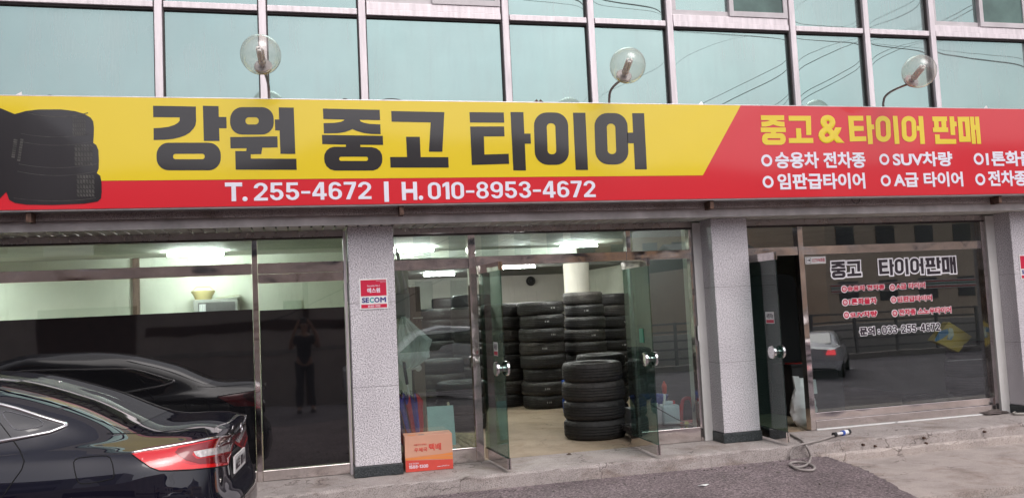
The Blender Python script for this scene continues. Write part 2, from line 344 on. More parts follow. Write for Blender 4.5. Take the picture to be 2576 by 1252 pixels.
DIG = {'0': (.6, [rr(0, 0, .6, 1, .3), rr(.17, .155, .43, .845, .13)]), '1': (.32, [[(.14, 0), (.32, 0), (.32, 1), (.17, 1), (0, .87), (0, .69), (.14, .79)]]),
 '2': (.6, [arc2(.3, .70, .30, .30, 180, -25)+[(.25, .16), (.6, .16), (.6, 0), (0, 0), (0, .14), (.38, .56)]+arc2(.3, .70, .13, .145, -10, 180)]),
 '3': (.6, [arc2(.29, .73, .29, .27, 178, -40)+arc2(.30, .285, .30, .285, 55, -182)+arc2(.30, .285, .13, .135, 180, 420)+[(.30, .45), (.22, .45), (.22, .60), (.30, .60)]+arc2(.29, .725, .125, .125, -60, 180)]),
 '4': (.64, [[(.36, 0), (.53, 0), (.53, .20), (.64, .20), (.64, .36), (.53, .36), (.53, 1), (.33, 1), (0, .36), (0, .20), (.36, .20)], [(.17, .36), (.36, .36), (.36, .74)]]),
 '5': (.6, [[(.05, 1), (.55, 1), (.55, .84), (.21, .84), (.20, .62)]+arc2(.30, .32, .30, .32, 100, -180)+arc2(.30, .32, .13, .165, 190, 490)+[(.18, .43), (.03, .46)]]),
 '6': (.6, _six), '9': (.6, [[(.6-x, 1-y) for x, y in lp] for lp in _six]), '7': (.56, [[(0, 1), (.56, 1), (.56, .86), (.27, 0), (.08, 0), (.37, .84), (0, .84)]]),
 '8': (.6, [arc2(.3, .285, .3, .285, 130, 410, 16)+arc2(.3, .735, .275, .265, -45, 225, 16), rr(.165, .14, .435, .445, .12), rr(.18, .60, .42, .86, .11)]), '-': (.40, [[(0, .36), (.40, .36), (.40, .50), (0, .50)]])}
def digit_mesh(s_, bold=0):
    lps, x = [], 0
    for c in s_:
        w_, L_ = DIG[c]
        lps += [[(x+p[0], p[1]) for p in lp] for lp in L_]; x += w_+.09
    return loops_mesh(lps, bold)
def place(me, name, mat, parent, o, ux, uz, n, ref=None, lift=.002, thick=.0012):
    """fit mesh xy bounds (or ref bounds) to origin o + ux*a + uz*b, facing n"""
    xs = [v.co.x for v in me.vertices]; ys = [v.co.y for v in me.vertices]; zs = [abs(v.co.z) for v in me.vertices]
    x0, x1, y0, y1 = ref or (min(xs), max(xs), min(ys), max(ys)); zm = max(max(zs), 1e-6)
    n = Vector(n).normalized()
    for v in me.vertices:
        a = (v.co.x-x0)/(x1-x0); b = (v.co.y-y0)/(y1-y0)
        v.co = o + ux*a + uz*b + n*(lift + thick*v.co.z/zm if zm > 1e-5 else lift)
    me.materials.clear(); me.materials.append(mat)
    ob = bpy.data.objects.new(name, me); COL.objects.link(ob)
    if parent:
        ob.parent = parent
        ob.matrix_parent_inverse = parent.matrix_basis.inverted() if parent.type == 'EMPTY' else Matrix()
    return ob
def join_place(items, name, mat, parent):
    """items: list of mesh objects -> joined into one object"""
    b = bmesh.new()
    for o in items:
        b.from_mesh(o.data)
        me = o.data; bpy.data.objects.remove(o); bpy.data.meshes.remove(me)
    me = bpy.data.meshes.new(name); b.to_mesh(me); b.free(); me.materials.append(mat)
    ob = bpy.data.objects.new(name, me); COL.objects.link(ob)
    if parent:
        ob.parent = parent
        ob.matrix_parent_inverse = parent.matrix_basis.inverted() if parent.type == 'EMPTY' else Matrix()
    return ob
NF = (0, -1, 0)
def wtext(s, bl, tr, y, mat, bold=.03, lift=.002):
    """text on a plane y=const, between the pixel of its lower left and of its upper right corner"""
    a = atY(*bl, y); c = atY(*tr, y)
    return place(text_mesh(s, bold), 'lettering', mat, None, Vector((a.x, y, a.z)), Vector((c.x-a.x, 0, 0)), Vector((0, 0, c.z-a.z)), NF, lift=lift)
def ring(cx, cz, r, r2, y, mat, lift=.002, bold=0):
    lp = [[(cx+q*math.cos(t*math.pi/12), cz+q*math.sin(t*math.pi/12)) for t in range(24)] for q in (r, r2)]
    me = loops_mesh(lp)
    return place(me, 'ring', mat, None, Vector((cx-r, y, cz-r)), Vector((2*r, 0, 0)), Vector((0, 0, 2*r)), NF, lift=lift)

# ------------------------------------------------------------------ ground
YS = -.73
RZ = -1.2
sm = lambda t_: (lambda c: c*c*(3-2*c))(min(1, max(0, t_)))
gr = MB(); gx = [-500, -200, -80, -40]+[-20+k for k in range(60)]+[45, 60, 90, 200, 500]; gy = [YS+.3, -1.5]+[-2.5-.7*k for k in range(22)]+[-20, -30, -60, -140, -420]
gv = [[gr.b.verts.new((x, y, -.30-.90*sm((-9.8+6.3*sm((x-3)/3)-y)/(4.2+3*sm((x-3)/3))))) for y in gy] for x in gx]
for i in range(len(gx)-1):
    for k in range(len(gy)-1): gr.b.faces.new((gv[i][k], gv[i+1][k], gv[i+1][k+1], gv[i][k+1]))
road = gr.build('road', ROADM, kind='structure', smooth=True)
fc = MB()   # asphalt forecourt with a ragged right edge
ed = [(5.08, YS+.01), (5.06, -.95), (5.03, -1.16), (4.98, -1.45), (4.92, -1.74), (4.80, -2.1), (4.70, -2.39), (4.55, -3.0), (4.4, -3.8), (4.3, -6.2)]
ed2 = []
for (a, b) in zip(ed, ed[1:]):
    for k in range(6):
        t = k/6; ed2.append((a[0]+(b[0]-a[0])*t + R.uniform(-.02, .02), a[1]+(b[1]-a[1])*t))
ed2.append(ed[-1])
bot = [(1.5, YS+.01, -.135)] + [(x, y, -.135) for x, y in ed2] + [(1.5, -6.2, -.135)]
fc.prism([Vector((p[0], p[1], -.6)) for p in bot], (0, 0, .465))
fc.build('asphalt_pavement', ASPH, kind='structure')
sm = lambda t_: (lambda c: c*c*(3-2*c))(min(1, max(0, t_)))
fz = lambda x, y: -.135-.115*sm((1.5-x)/1.6)*sm((-.75-y)/1.1)
fc = MB(); gx = [-14+k*.5 for k in range(24)]+[-2+k*.1 for k in range(36)]; gy = [YS+.01-k*.12 for k in range(20)]+[-3.2-k*.6 for k in range(6)]
gv = [[fc.b.verts.new((x, y, fz(x, y))) for y in gy] for x in gx]
for i in range(len(gx)-1):
    for k in range(len(gy)-1): fc.b.faces.new((gv[i][k], gv[i+1][k], gv[i+1][k+1], gv[i][k+1]))
fc.build('asphalt_pavement', ASPH, kind='structure')
MB().prism([Vector(p) for p in ((4.2, YS+.02, -.7), (15, YS+.02, -.7), (15, -2.36, -.7), (4.2, -2.33, -.7))], (0, 0, .5)).build('concrete_pavement', CONC2, kind='structure')
MB().box(4.0, 15, -3.2, -2.37, -1.3, -.262).build('gutter', CONC, kind='structure')
# step: subdivided so the edge can be a little broken
def rough_block(x0, x1, y0, y1, z0, z1, name, mat, amp=.008, seg=.07):
    b = MB(); b.box(x0, x1, y0, y1, z0, z1, .022)
    o = b.b
    for ax, nn in ((0, int((x1-x0)/seg)),):
        for k in range(1, nn):
            xx = x0+(x1-x0)*k/nn
            g = o.verts[:]+o.edges[:]+o.faces[:]
            bmesh.ops.bisect_plane(o, geom=g, plane_co=(xx, 0, 0), plane_no=(1, 0, 0))
    for v in o.verts:
        if v.co.y < y0+.05: v.co.y += R.uniform(-amp, amp)
        if v.co.z > z1-.03 and v.co.y < y0+.05: v.co.z += R.uniform(-amp, amp*.2)
    return b.build(name, mat, kind='structure')
rough_block(-8, 14, YS, .02, -.5, 0, 'step', CONC)
rough_block(5.0, 14, YS-.035, YS+.1, -.6, -.115, 'step', CONC2)

for bx_, by_ in ((175, 880), (257, 890), (597, 833), (612, 870), (1018, 790), (1020, 842)):
    p = atY((3300+bx_*.567)/1.5652, (1250+by_*.567)/1.5652, YS-.012)
    st_ = bpy.data.objects['step']; q_ = bpy.data.meshes.new('bolt'); tb_ = bmesh.new()
    bmesh.ops.create_cone(tb_, segments=12, radius1=.013, radius2=.011, depth=.03, cap_ends=True, matrix=Matrix.Translation(p) @ Matrix.Rotation(rad(90), 4, 'X')); tb_.to_mesh(q_); tb_.free()
    q_.materials.append(RUST); q_ = bpy.data.objects.new('bolt', q_); COL.objects.link(q_); q_.parent = st_
# ------------------------------------------------------------------ building shell
B = empty('shop_building', (0, 0, 0), 'tyre shop building with granite pillars and teal mirror glass upper floor', 'building')
bx('wall', BOARD, B, -8, 14, -.28, -.02, 2.62, 5.75)
bx('wall', m_wallpaint('upper cladding', (.5, .48, .46)), B, -8, 14, -.42, 11, 5.75, 9.5)
bx('beam', BEAM, B, -8, 14, -.56, -.012, 2.43, 2.618)
bx('fascia', BOARD, B, -8, 14, -.50, -.46, 2.345, 2.428)
s = MB()
x = -8
while x < 14:
    s.box(x, x+.085, -.458, -.012, 2.35, 2.372); x += .108
s.build('soffit', SLAT, B)
bx('soffit_backing', pm('dark void', (.015, .013, .012), .9), B, -8, 14, -.458, -.014, 2.38, 2.428)
for x0, x1 in ((.42, .85), (4.20, 4.62), (8.03, 8.47), (-4.3, -3.87), (12.0, 12.43)):
    p = bx('granite_pillar', G, B, x0, x1, -.30, .05, .103, 2.348, .006)
    m = MB(); m.box(x0-.012, x1+.012, -.312, .05, .002, .10, .004); m.build('plinth', GD, p)
    for zj in (.83, 1.62): MB().box(x0-.0012, x1+.0012, -.3012, .04, zj, zj+.003).build('joint', pm('stone joint', (.12, .11, .11), .9), p)
# white and grey jambs beside the pillars
bx('jamb', WWHITE, B, 4.10, 4.198, -.06, .05, .002, 2.33)
bx('jamb', WWHITE, B, 7.905, 8.027, -.07, .05, .002, 2.33)
bx('jamb', STEEL2, B, .862, .878, -.05, .05, .002, 2.30)
bx('jamb', ALU, B, .385, .409, -.10, .05, .002, 2.33)
# header above the glazing
for x0, x1 in ((-3.86, .383), (.88, 4.098), (4.625, 7.9), (8.48, 11.99)):
    bx('header', STEEL2, B, x0, x1, -.05, .05, 2.285, 2.346)
    bx('header_trim', ALUD, B, x0, x1, -.055, .03, 2.268, 2.283)

# glazing of the ground floor ------------------------------------------------
def frame_bar(x0, x1, z0, z1, y0=-.04, y1=.04, mat=STEEL, name='window_frame', par=B):
    return bx(name, mat, par, x0, x1, y0, y1, z0, z1, .003)
def pane(x0, x1, z0, z1, mat=GLS, par=B, name='window_pane', y=0.0):
    return bx(name, mat, par, x0, x1, y-.004, y+.004, z0, z1)
# left bay
frame_bar(-.470, -.420, .0, 2.266, -.05)
frame_bar(-3.86, -.473, 1.942, 2.045); frame_bar(-.417, .383, 1.942, 2.045); frame_bar(-.417, .383, 1.853, 1.939, -.035)
frame_bar(-3.86, -.473, .004, .10); frame_bar(-.417, .383, .004, .10, -.045)
pane(-3.86, -.475, 2.047, 2.266); pane(-.415, .383, 2.047, 2.266)
pl = pane(-3.86, -.475, .102, 1.940); pr = pane(-.415, .383, .102, 1.851)
bx('black_film', FILM, pl, -3.855, -.478, -.0075, -.0052, .104, 1.612); bx('black_film', FILM, pr, -.412, .381, -.0075, -.0052, .104, 1.597)
# middle bay
frame_bar(1.625, 1.700, .004, 2.266, -.05); frame_bar(3.335, 3.385, 2.047, 2.266, -.05)
frame_bar(.88, 1.623, 1.93, 2.03); frame_bar(1.703, 3.333, 1.95, 2.045); frame_bar(3.336, 4.07, 1.95, 2.045)
frame_bar(.88, 1.623, .004, .147, -.045); frame_bar(3.386, 4.07, .004, .150, -.045); frame_bar(4.06, 4.098, .004, 2.266, -.045)
frame_bar(3.36, 3.385, .004, 1.948, -.03, mat=STEEL2)
pane(.88, 1.623, 2.032, 2.266); pane(1.703, 3.333, 2.047, 2.266); pane(3.387, 4.058, 2.047, 2.266)
pane(.88, 1.623, .149, 1.928); pane(3.387, 4.058, .152, 1.948, GLSR)
# right bay
frame_bar(5.385, 5.450, .004, 2.266, -.05); frame_bar(7.845, 7.903, .004, 2.266, -.05)
frame_bar(4.625, 5.383, 1.945, 2.04); frame_bar(5.452, 7.843, 1.945, 2.04)
frame_bar(5.452, 7.843, .11, .19, -.03); frame_bar(5.452, 7.843, .02, .107, -.05); frame_bar(5.452, 7.843, .002, .018, -.06, mat=WP)
pane(4.625, 5.383, 2.042, 2.266); pane(5.452, 7.843, 2.042, 2.266)
WIN = pane(5.452, 7.843, .192, 1.943, GLSR)
# far right bay, mostly out of view
pane(8.48, 11.99, .1, 2.266)
# doors -----------------------------------------------------------------------
def door(hx, fx, fy, zb=.03, zt=1.945, hz=.95, handle_side=-1):
    d = Vector((fx-hx, fy, 0)); W = d.length; ax = d.normalized(); nz_ = Vector((-ax.y, ax.x, 0)); c = Vector((hx, 0, 0))+d*.5
    up = Vector((0, 0, 1))
    g = MB(); g.obox(c+up*((zb+zt)/2), ax, nz_, up, W/2, .006, (zt-zb)/2-.004)
    dr = g.build('door', GLSD, B); mark(dr, 'open green tinted glass door with steel rails')
    m = MB(); m.obox(c+up*(zb+.05), ax, nz_, up, W/2, .018, .05); m.build('bottom_rail', STEEL, dr)
    m = MB(); m.obox(c+up*(zt-.04), ax, nz_, up, W/2, .018, .04); m.build('top_rail', STEEL, dr)
    hc = Vector((hx, 0, hz))+ax*(W-.10)
    for sgn in (-1, 1):
        q = nz_.to_track_quat('Z', 'Y').to_matrix().to_4x4()
        Mx = Matrix.Translation(hc+nz_*sgn*.007) @ q @ Matrix.Diagonal((1, 1, sgn, 1))
        h = MB(); h.lathe([(0, 0), (.03, 0), (.03, .022), (.062, .026), (.068, .034), (.068, .052), (.062, .060), (0, .062)], 32, Mx)
        h.build('handle', CHROME, dr, True, auto=35)
    return dr, c, ax, nz_, W
D1 = door(1.735, 1.788, -.74, hz=.945); D2 = door(3.30, 3.272, -.74, zt=1.935, hz=.945); D3 = door(4.70, 4.68, -.72, zt=1.95, hz=.93)

# ------------------------------------------------------------------ upper curtain wall
YU = -.35
MV = [-7.2, -6.25, -5.35, -4.45, -3.6, -2.68, -1.208, -.30, .62, 2.04, 2.945, 3.823, 5.28, 6.215, 7.09, 8.48, 9.4, 10.3, 11.7, 12.6, 13.5]
SASH = {8, 11, 14, 17}
Z0, ZT, ZTOP = 2.63, 4.40, 5.72
for xm in MV:
    mu = bx('mullion', ALU, B, xm-.033, xm+.033, YU-.065, YU+.06, Z0, ZTOP, .004)
    MB().box(xm-.045, xm-.0345, YU-.03, YU+.06, Z0, ZTOP).box(xm+.0345, xm+.045, YU-.03, YU+.06, Z0, ZTOP).build('gasket', ALUD, mu)
def curved_pane(x0, x1, z0, z1, name='upper_pane'):
    nx, nz2 = 22, 22; b = MB(); g = {}; ta, tb = R.uniform(-.0035, .0035), R.uniform(-.0035, .0035)   # each sheet sits a little out of true
    for i in range(nx+1):
        for k in range(nz2+1):
            tx, tz = i/nx, k/nz2
            # denser near the rim
            tx = .5-.5*math.cos(math.pi*tx); tz = .5-.5*math.cos(math.pi*tz)
            dx = min(tx, 1-tx)*(x1-x0); dz = min(tz, 1-tz)*(z1-z0)
            y = YU + ta*(tx-.5)*(x1-x0) + tb*(tz-.5)*(z1-z0) + .0016*(math.exp(-dx/.05)*(1 if tz < .5 else .4) + .6*math.exp(-dz/.05))
            g[i, k] = b.b.verts.new((x0+(x1-x0)*tx, y, z0+(z1-z0)*tz))
    for i in range(nx):
        for k in range(nz2): b.b.faces.new((g[i, k], g[i+1, k], g[i+1, k+1], g[i, k+1]))
    return b.build(name, TEAL, B, True)
for i, (a, c) in enumerate(zip(MV, MV[1:])):
    x0, x1 = a+.047, c-.047
    bx('transom', ALU, B, a+.0455, c-.0455, YU-.055, YU+.06, ZT-.018, ZT+.04, .004)
    bx('transom_gasket', ALUD, B, a+.0455, c-.0455, YU-.03, YU+.06, ZT-.036, ZT-.020)
    curved_pane(x0, x1, Z0, ZT-.038)
    if i in SASH:
        bx('sill', ALU, B, x0, x1, YU-.045, YU+.05, ZT+.042, ZT+.115, .004)
        mid = x0+(x1-x0)*.5
        for q, (sa, sb, yy) in enumerate(((x0, mid+.03, YU+.0), (mid-.02, x1, YU-.035))):
            st = MB()
            st.box(sa, sb, yy-.02, yy+.01, ZT+.118, ZT+.175); st.box(sa, sb, yy-.02, yy+.01, 5.6, 5.66)
            st.box(sa, sa+.05, yy-.02, yy+.01, ZT+.176, 5.599); st.box(sb-.05, sb, yy-.02, yy+.01, ZT+.176, 5.599)
            fr = st.build('sash_window', pm('pale sash frame', (.62, .58, .59), .4, var=.1), B)
            if q == 0: bx('pane', TEAL, fr, sa+.051, sb-.051, yy-.006, yy, ZT+.177, 5.598)
            else: bx('screen', pm('insect screen', (.10, .17, .15), .25, var=.3, vs=3), fr, sa+.051, sb-.051, yy-.006, yy, ZT+.177, 5.598)
    else:
        curved_pane(x0, x1, ZT+.042, 5.70)
# ------------------------------------------------------------------ the sign
YG = -.72
zt = (atY(0, 241, YG).z+atY(2576, 275, YG).z)/2; zb = (atY(0, 527, YG).z+atY(2576, 488, YG).z)/2
SG = empty('shop_sign', (3, YG, zb), 'long red and yellow shop sign with big black lettering over the shopfront', 'sign')
bx('casing', CASE, SG, -8, 11.2, YG+.012, -.562, zb-.016, zt+.012, .004)
bx('red_face', RED, SG, -7.99, 11.19, YG, YG+.011, zb, zt)
a_ = atY(1863, 267, YG); b_ = atY(1768, 443, YG); zyb = (atY(400, 451.4, YG).z+b_.z)/2
MB().prism([Vector((-7.985, YG-.0005, zt-.001)), Vector((a_.x, YG-.0005, zt-.001)), Vector((b_.x, YG-.0005, zyb)), Vector((-7.985, YG-.0005, zyb))], (0, -.0022, 0)).build('yellow_face', YEL, SG)
def skew(lp, k, y0): return [(x+(y-y0)*k, y) for x, y in lp]
class Px:
    def __init__(s, ox, oy, sc): s.ox, s.oy, s.sc = ox, oy, sc
    def __call__(s, x, y): return ((s.ox+x*s.sc)/1.5652, (s.oy+y*s.sc)/1.5652)
Q1, Q2, Q3 = Px(580, 400, .23292), Px(1240, 400, .23292), Px(1820, 420, .29503)
Q4, Q5 = Px(2960, 440, .1941), Px(3320, 440, .22516)
GL = [  # (transform, [loops]) : traced letters of the main line
 (Q1, [[(98, 74), (822, 87), (826, 330), (815, 400), (780, 462), (720, 525), (640, 575), (550, 608), (430, 635), (300, 648), (109, 652), (107, 452), (230, 447), (360, 430), (460, 398), (520, 362), (548, 325), (548, 270), (102, 266)]]),
 (Q1, [[(940, 74), (1205, 80), (1210, 262), (1338, 263), (1342, 453), (1215, 453), (1221, 669), (957, 668)]]),
 (Q1, [skew(rr(157, 697, 1243, 1163, 205), .0, 0), rr(437, 884, 972, 976, 44)]),
 (Q1, [rr(1402, 98, 2138, 560, 200), rr(1660, 268, 1884, 390, 58)]),
 (Q1, [[(1402, 602), (2200, 590), (2204, 778), (1945, 782), (1928, 890), (1750, 892), (1751, 965), (2520, 968), (2527, 1155), (1495, 1153), (1486, 838), (1673, 838), (1680, 790), (1408, 793)]]),
 (Q1, [[(2222, 101), (2476, 106), (2503, 886), (2250, 885), (2237, 490), (2162, 490), (2155, 305), (2228, 305)]]),
 (Q2, [[(135, 121), (1094, 143), (1102, 316), (755, 312), (775, 340), (830, 362), (930, 380), (1105, 388), (1111, 554), (960, 550), (830, 535), (720, 505), (660, 480), (632, 468), (590, 490), (500, 520), (380, 537), (152, 541), (145, 367), (330, 362), (430, 348), (480, 330), (500, 308), (142, 298)]]),
 None,
 (Q2, [[(1289, 163), (2187, 182), (2154, 850), (1926, 850), (1955, 355), (1295, 343)]]),
 (Q2, [[(1540, 596), (1772, 598), (1788, 940), (2254, 941), (2262, 1117), (1277, 1118), (1270, 938), (1556, 938)]]),
 (Q3, [[(95, 76), (553, 80), (559, 216), (102, 214)]]),
 (Q3, [[(104, 267), (557, 266), (564, 398), (288, 400), (296, 640), (619, 630), (625, 764), (127, 780)]]),
 (Q3, [[(643, 74), (815, 76), (828, 361), (911, 362), (916, 496), (835, 497), (850, 853), (680, 853)]]),
 (Q3, [skew(rr(952, 80, 1408, 778, 175), .026, 80), skew(rr(1125, 224, 1240, 637, 52), .036, 224)]),
 (Q3, [[(1477, 83), (1642, 84), (1678, 846), (1512, 846)]]),
 (Q3, [skew(rr(1759, 88, 2200, 773, 175), .030, 88), skew(rr(1926, 230, 2040, 634, 52), .036, 230)]),
 (Q3, [[(2266, 89), (2425, 90), (2463, 838), (2303, 838), (2287, 491), (2205, 491), (2200, 349), (2278, 349)]]),
]
# the jung letter needs its ring written out by hand
jung = [(118, 565), (1147, 581), (1153, 735), (767, 733), (768, 770), (960, 772), (1040, 792), (1100, 838), (1133, 900), (1140, 965), (1136, 1030), (1108, 1092), (1060, 1140), (985, 1167),
        (330, 1168), (255, 1145), (195, 1095), (163, 1025), (155, 960), (162, 895), (195, 830), (255, 783), (330, 766), (524, 766), (522, 730), (123, 721)]
GL[7] = (Q2, [jung, rr(410, 934, 897, 1005, 34)])
def traced(gl, name, mat, par, yy, lift, hole_fix=True):
    items = []
    for q, loops in gl:
        lp2 = []
        for lp in loops:
            pts = [atY(*q(x, y), YG) for x, y in lp]; lp2.append([(p.x, p.z) for p in pts])
        me = loops_mesh(lp2)
        for v in me.vertices: v.co = Vector((v.co.x, YG-lift, v.co.y))
        o = bpy.data.objects.new('t', me); COL.objects.link(o); items.append(o)
    return join_place(items, name, mat, par)
for a_, b_ in ((0, 6), (6, 10), (10, 17)): traced(GL[a_:b_], 'lettering', BLK, SG, YG, .0042)
HEAD = [
 (Q4, [[(180, 76), (653, 76), (655, 174), (480, 175), (530, 196), (600, 206), (660, 210), (663, 308), (570, 303), (500, 287), (430, 262), (370, 288), (280, 305), (197, 307), (190, 211), (270, 206), (330, 192), (365, 174), (185, 173)]]),
 (Q4, [[(178, 324), (685, 324), (689, 416), (490, 416), (490, 438), (600, 438), (650, 462), (680, 505), (688, 560), (680, 610), (650, 650), (600, 674), (290, 674), (245, 652), (212, 610), (204, 560), (212, 505), (240, 462), (285, 440), (384, 438), (384, 416), (184, 416)], rr(315, 540, 578, 577, 18)]),
 (Q4, [[(743, 87), (1196, 87), (1204, 475), (1102, 475), (1093, 187), (748, 187)]]),
 (Q4, [[(892, 338), (994, 338), (1005, 536), (1242, 536), (1247, 636), (752, 638), (747, 540), (903, 536)]]),
 (Q5, [[(82, 75), (347, 75), (349, 160), (178, 160), (186, 252), (353, 254), (357, 336), (190, 338), (197, 436), (397, 432), (402, 515), (113, 522)]]),
 (Q5, [[(397, 73), (481, 74), (492, 226), (534, 227), (539, 310), (500, 312), (518, 566), (432, 568)]]),
 (Q5, [skew(rr(556, 77, 818, 528, 125), .035, 77), skew(rr(641, 160, 738, 443, 46), .045, 160)]),
 (Q5, [[(862, 77), (944, 78), (983, 565), (899, 566)]]),
 (Q5, [skew(rr(1010, 79, 1266, 528, 122), .040, 79), skew(rr(1094, 160, 1188, 443, 45), .045, 160)]),
 (Q5, [[(1310, 80), (1392, 80), (1428, 565), (1347, 565), (1330, 333), (1284, 333), (1281, 250), (1322, 250)]]),
 (Q5, [[(1552, 87), (1809, 88), (1813, 165), (1796, 166), (1800, 277), (1829, 278), (1833, 358), (1567, 358), (1563, 280), (1590, 278), (1581, 168), (1556, 165)], [(1662, 170), (1711, 170), (1717, 274), (1668, 274)]]),
 (Q5, [[(1852, 85), (1933, 86), (1940, 176), (1977, 177), (1983, 258), (1947, 258), (1958, 410), (1877, 410)]]),
 (Q5, [[(1600, 398), (1682, 400), (1688, 480), (1970, 481), (1975, 563), (1610, 565)]]),
 (Q5, [[(1994, 92), (2199, 92), (2230, 528), (2027, 528)], [(2080, 175), (2121, 175), (2144, 435), (2099, 435)]]),
 (Q5, [[(2210, 90), (2284, 90), (2293, 235), (2310, 235), (2299, 90), (2370, 90), (2410, 563), (2338, 563), (2318, 318), (2300, 318), (2320, 563), (2248, 563)]]),
]
for a_, b_ in ((0, 4), (4, 10), (10, 15)): traced(HEAD[a_:b_], 'lettering', YEL, SG, YG, .003)
its = [wtext('&', Q4(1360, 640), Q4(1835, 72), YG, YEL, .035, .003)]
join_place(its, 'lettering', YEL, SG)
Q6 = Px(880, 690, .59006)
for it_ in (wtext('T.', Q6(12, 176), Q6(158, 48), YG, WHT, .035, .003), wtext('255-4672', Q6(204, 170), Q6(984, 43), YG, WHT, .03, .003),
       wtext('H.', Q6(1192, 168), Q6(1328, 44), YG, WHT, .035, .003), wtext('010-8953-4672', Q6(1366, 162), Q6(2478, 36), YG, WHT, .03, .003), wtext('I', Q6(1074, 178), Q6(1100, 42), YG, WHT, .03, .003)): join_place([it_], 'lettering', WHT, SG)
Q8 = Px(2960, 570, .41615)
its = []
for t, bl, tr, c, r in (('승용차 전차종', (225, 226), (1068, 68), (140, 150), 52), ('SUV차량', (1338, 208), (1890, 66), (1252, 139), 47), ('1톤화물차', (2220, 205), (2790, 60), (2145, 135), 47),
                     ('임판급타이어', (248, 426), (1065, 265), (153, 352), 52), ('A급 타이어', (1345, 404), (1990, 255), (1266, 340), 47), ('전차종 스노우타이어', (2240, 394), (3330, 236), (2160, 328), 47)):
    its.append(wtext(t, Q8(*bl), Q8(*tr), YG, WHT, .034, .003))
    p = atY(*Q8(*c), YG); e = atY(*Q8(c[0]+r, c[1]), YG); R1 = abs(e.x-p.x); its.append(ring(p.x, p.z, R1, R1*.58, YG, WHT, .003)); join_place(its, 'lettering', WHT, SG); its = []
# printed picture of stacked tyres at the left end
Q7 = Px(0, 400, .34348)
pic = [(-700, 300), (-420, 60), (-200, 10), (0, 75), (170, 145), (300, 110), (440, 93), (700, 92), (850, 110), (960, 140), (1040, 185), (1070, 230), (1078, 300), (1076, 400), (1070, 475), (1105, 500), (1130, 560), (1136, 680), (1132, 770), (1110, 820), (1150, 850), (1165, 920), (1168, 1040), (1160, 1110), (1120, 1145), (960, 1170), (600, 1185), (300, 1180), (170, 1160), (105, 1125), (75, 1035), (0, 1110), (-300, 1180), (-650, 1150)]
me = loops_mesh([[(atY(*Q7(x, y), YG).x, atY(*Q7(x, y), YG).z) for x, y in pic]])
for v in me.vertices: v.co = Vector((v.co.x, YG-.0036, v.co.y))
me.materials.append(BLK); o = bpy.data.objects.new('printed_tyres', me); COL.objects.link(o); o.parent = SG; o.matrix_parent_inverse = SG.matrix_basis.inverted()
tb = MB()
def ink(x0, y0, x1, y1, sk=0):
    tb.poly([Vector((p.x, YG-.0046, p.z)) for p in (atY(*Q7(a, b), YG) for a, b in ((x0, y0), (x1, y0+8), (x1+sk, y1+8), (x0+sk, y1)))])
for (X0, X1, rows) in ((830, 985, (168, 200, 240, 300, 340, 395)), (855, 1065, (485, 520, 570, 630, 690, 735)), (880, 1085, (835, 885, 945, 1000, 1050, 1090))):
    for ya, yb in zip(rows, rows[1:]):
        k = 6
        for i in range(k):
            xa = X0+(X1-X0)*i/k; ink(xa, ya+4, xa+(X1-X0)/k-7, yb-5, 8)
    tb.build('printed_tread', TREADINK, SG); tb = MB()
for i in range(9): ink(238-i*4.5, 425+i*29, 272-i*4.5, 448+i*29, -4); ink(160-i*3, 430+i*24, 205-i*4, 448+i*24, -3)
tb.build('printed_tread', TREADINK, SG)
for ya, xa, xb, sag in ((478, 230, 1068, 46), (822, 200, 1104, 50), (150, 320, 1010, 46), (1120, 160, 1100, 34), (385, 240, 1060, 40), (735, 215, 1112, 44)):
    tb = MB(); th = 5 if ya not in (150,) else 9
    for k in range(16):
        q_ = lambda t_: (xa+(xb-xa)*t_, ya+sag*(1-(2*t_-1)**2)-sag*.5)
        (u0, v0), (u1, v1) = q_(k/16), q_((k+1)/16)
        tb.poly([Vector((p.x, YG-.0044, p.z)) for p in (atY(*Q7(a, b), YG) for a, b in ((u0, v0), (u1, v1), (u1, v1+th), (u0, v0+th)))])
    tb.build('printed_tyre_edge', TREADINK, SG)
for px_, py_ in ((80, 540), (1008, 528), (1780, 505), (2500, 497)):
    p = atY(px_, py_, -.6); MB().box(p.x-.02, p.x+.02, YG+.03, -.563, zb-.10, zb-.017).build('bracket', RUST, SG)
for px_, wd in ((128, .03), (868, .035), (985, .12), (2015, .03), (1455, .012)):
    p = atY(px_, 255, -.6); MB().tube([Vector((p.x+wd*math.cos(t*math.pi/8), -.62, zt+.005+min(wd, .04)*math.sin(t*math.pi/8))) for t in range(9)], .005, 6).build('cable', BP, SG)
MB().tube([Vector((atY(2150, 500, -.6).x+.05*math.cos(math.pi+t*math.pi/8), -.62, zb-.014+.05*math.sin(math.pi+t*math.pi/8))) for t in range(9)], .004, 6).build('cable', BP, SG)
for i, (px_, tilt) in enumerate(((48, .4), (1350, .2), (1363, -.3), (1765, .1), (2480, .5))):
    p = atY(px_, 258, -.68); s = .035
    o = MB().prism([Vector((p.x-s, -.68, zt+.012)), Vector((p.x+s*.7, -.68, zt+.014)), Vector((p.x+s*tilt, -.665, zt+.05))], (0, .004, 0)).build('dead_leaf' if i in (1, 2) else 'sheet_scrap', RUST if i in (1, 2) else CASE)
    mark(o, ['curled pale scrap on the sign top at the far left end', 'small brown dead leaf standing on the sign top above the black lettering', 'broken brown dead leaf beside another on the sign top', 'pale scrap on the sign top near the slanted yellow end', 'pale scrap on the sign top near the far right end'][i], 'leaf' if i in (1, 2) else 'scrap')

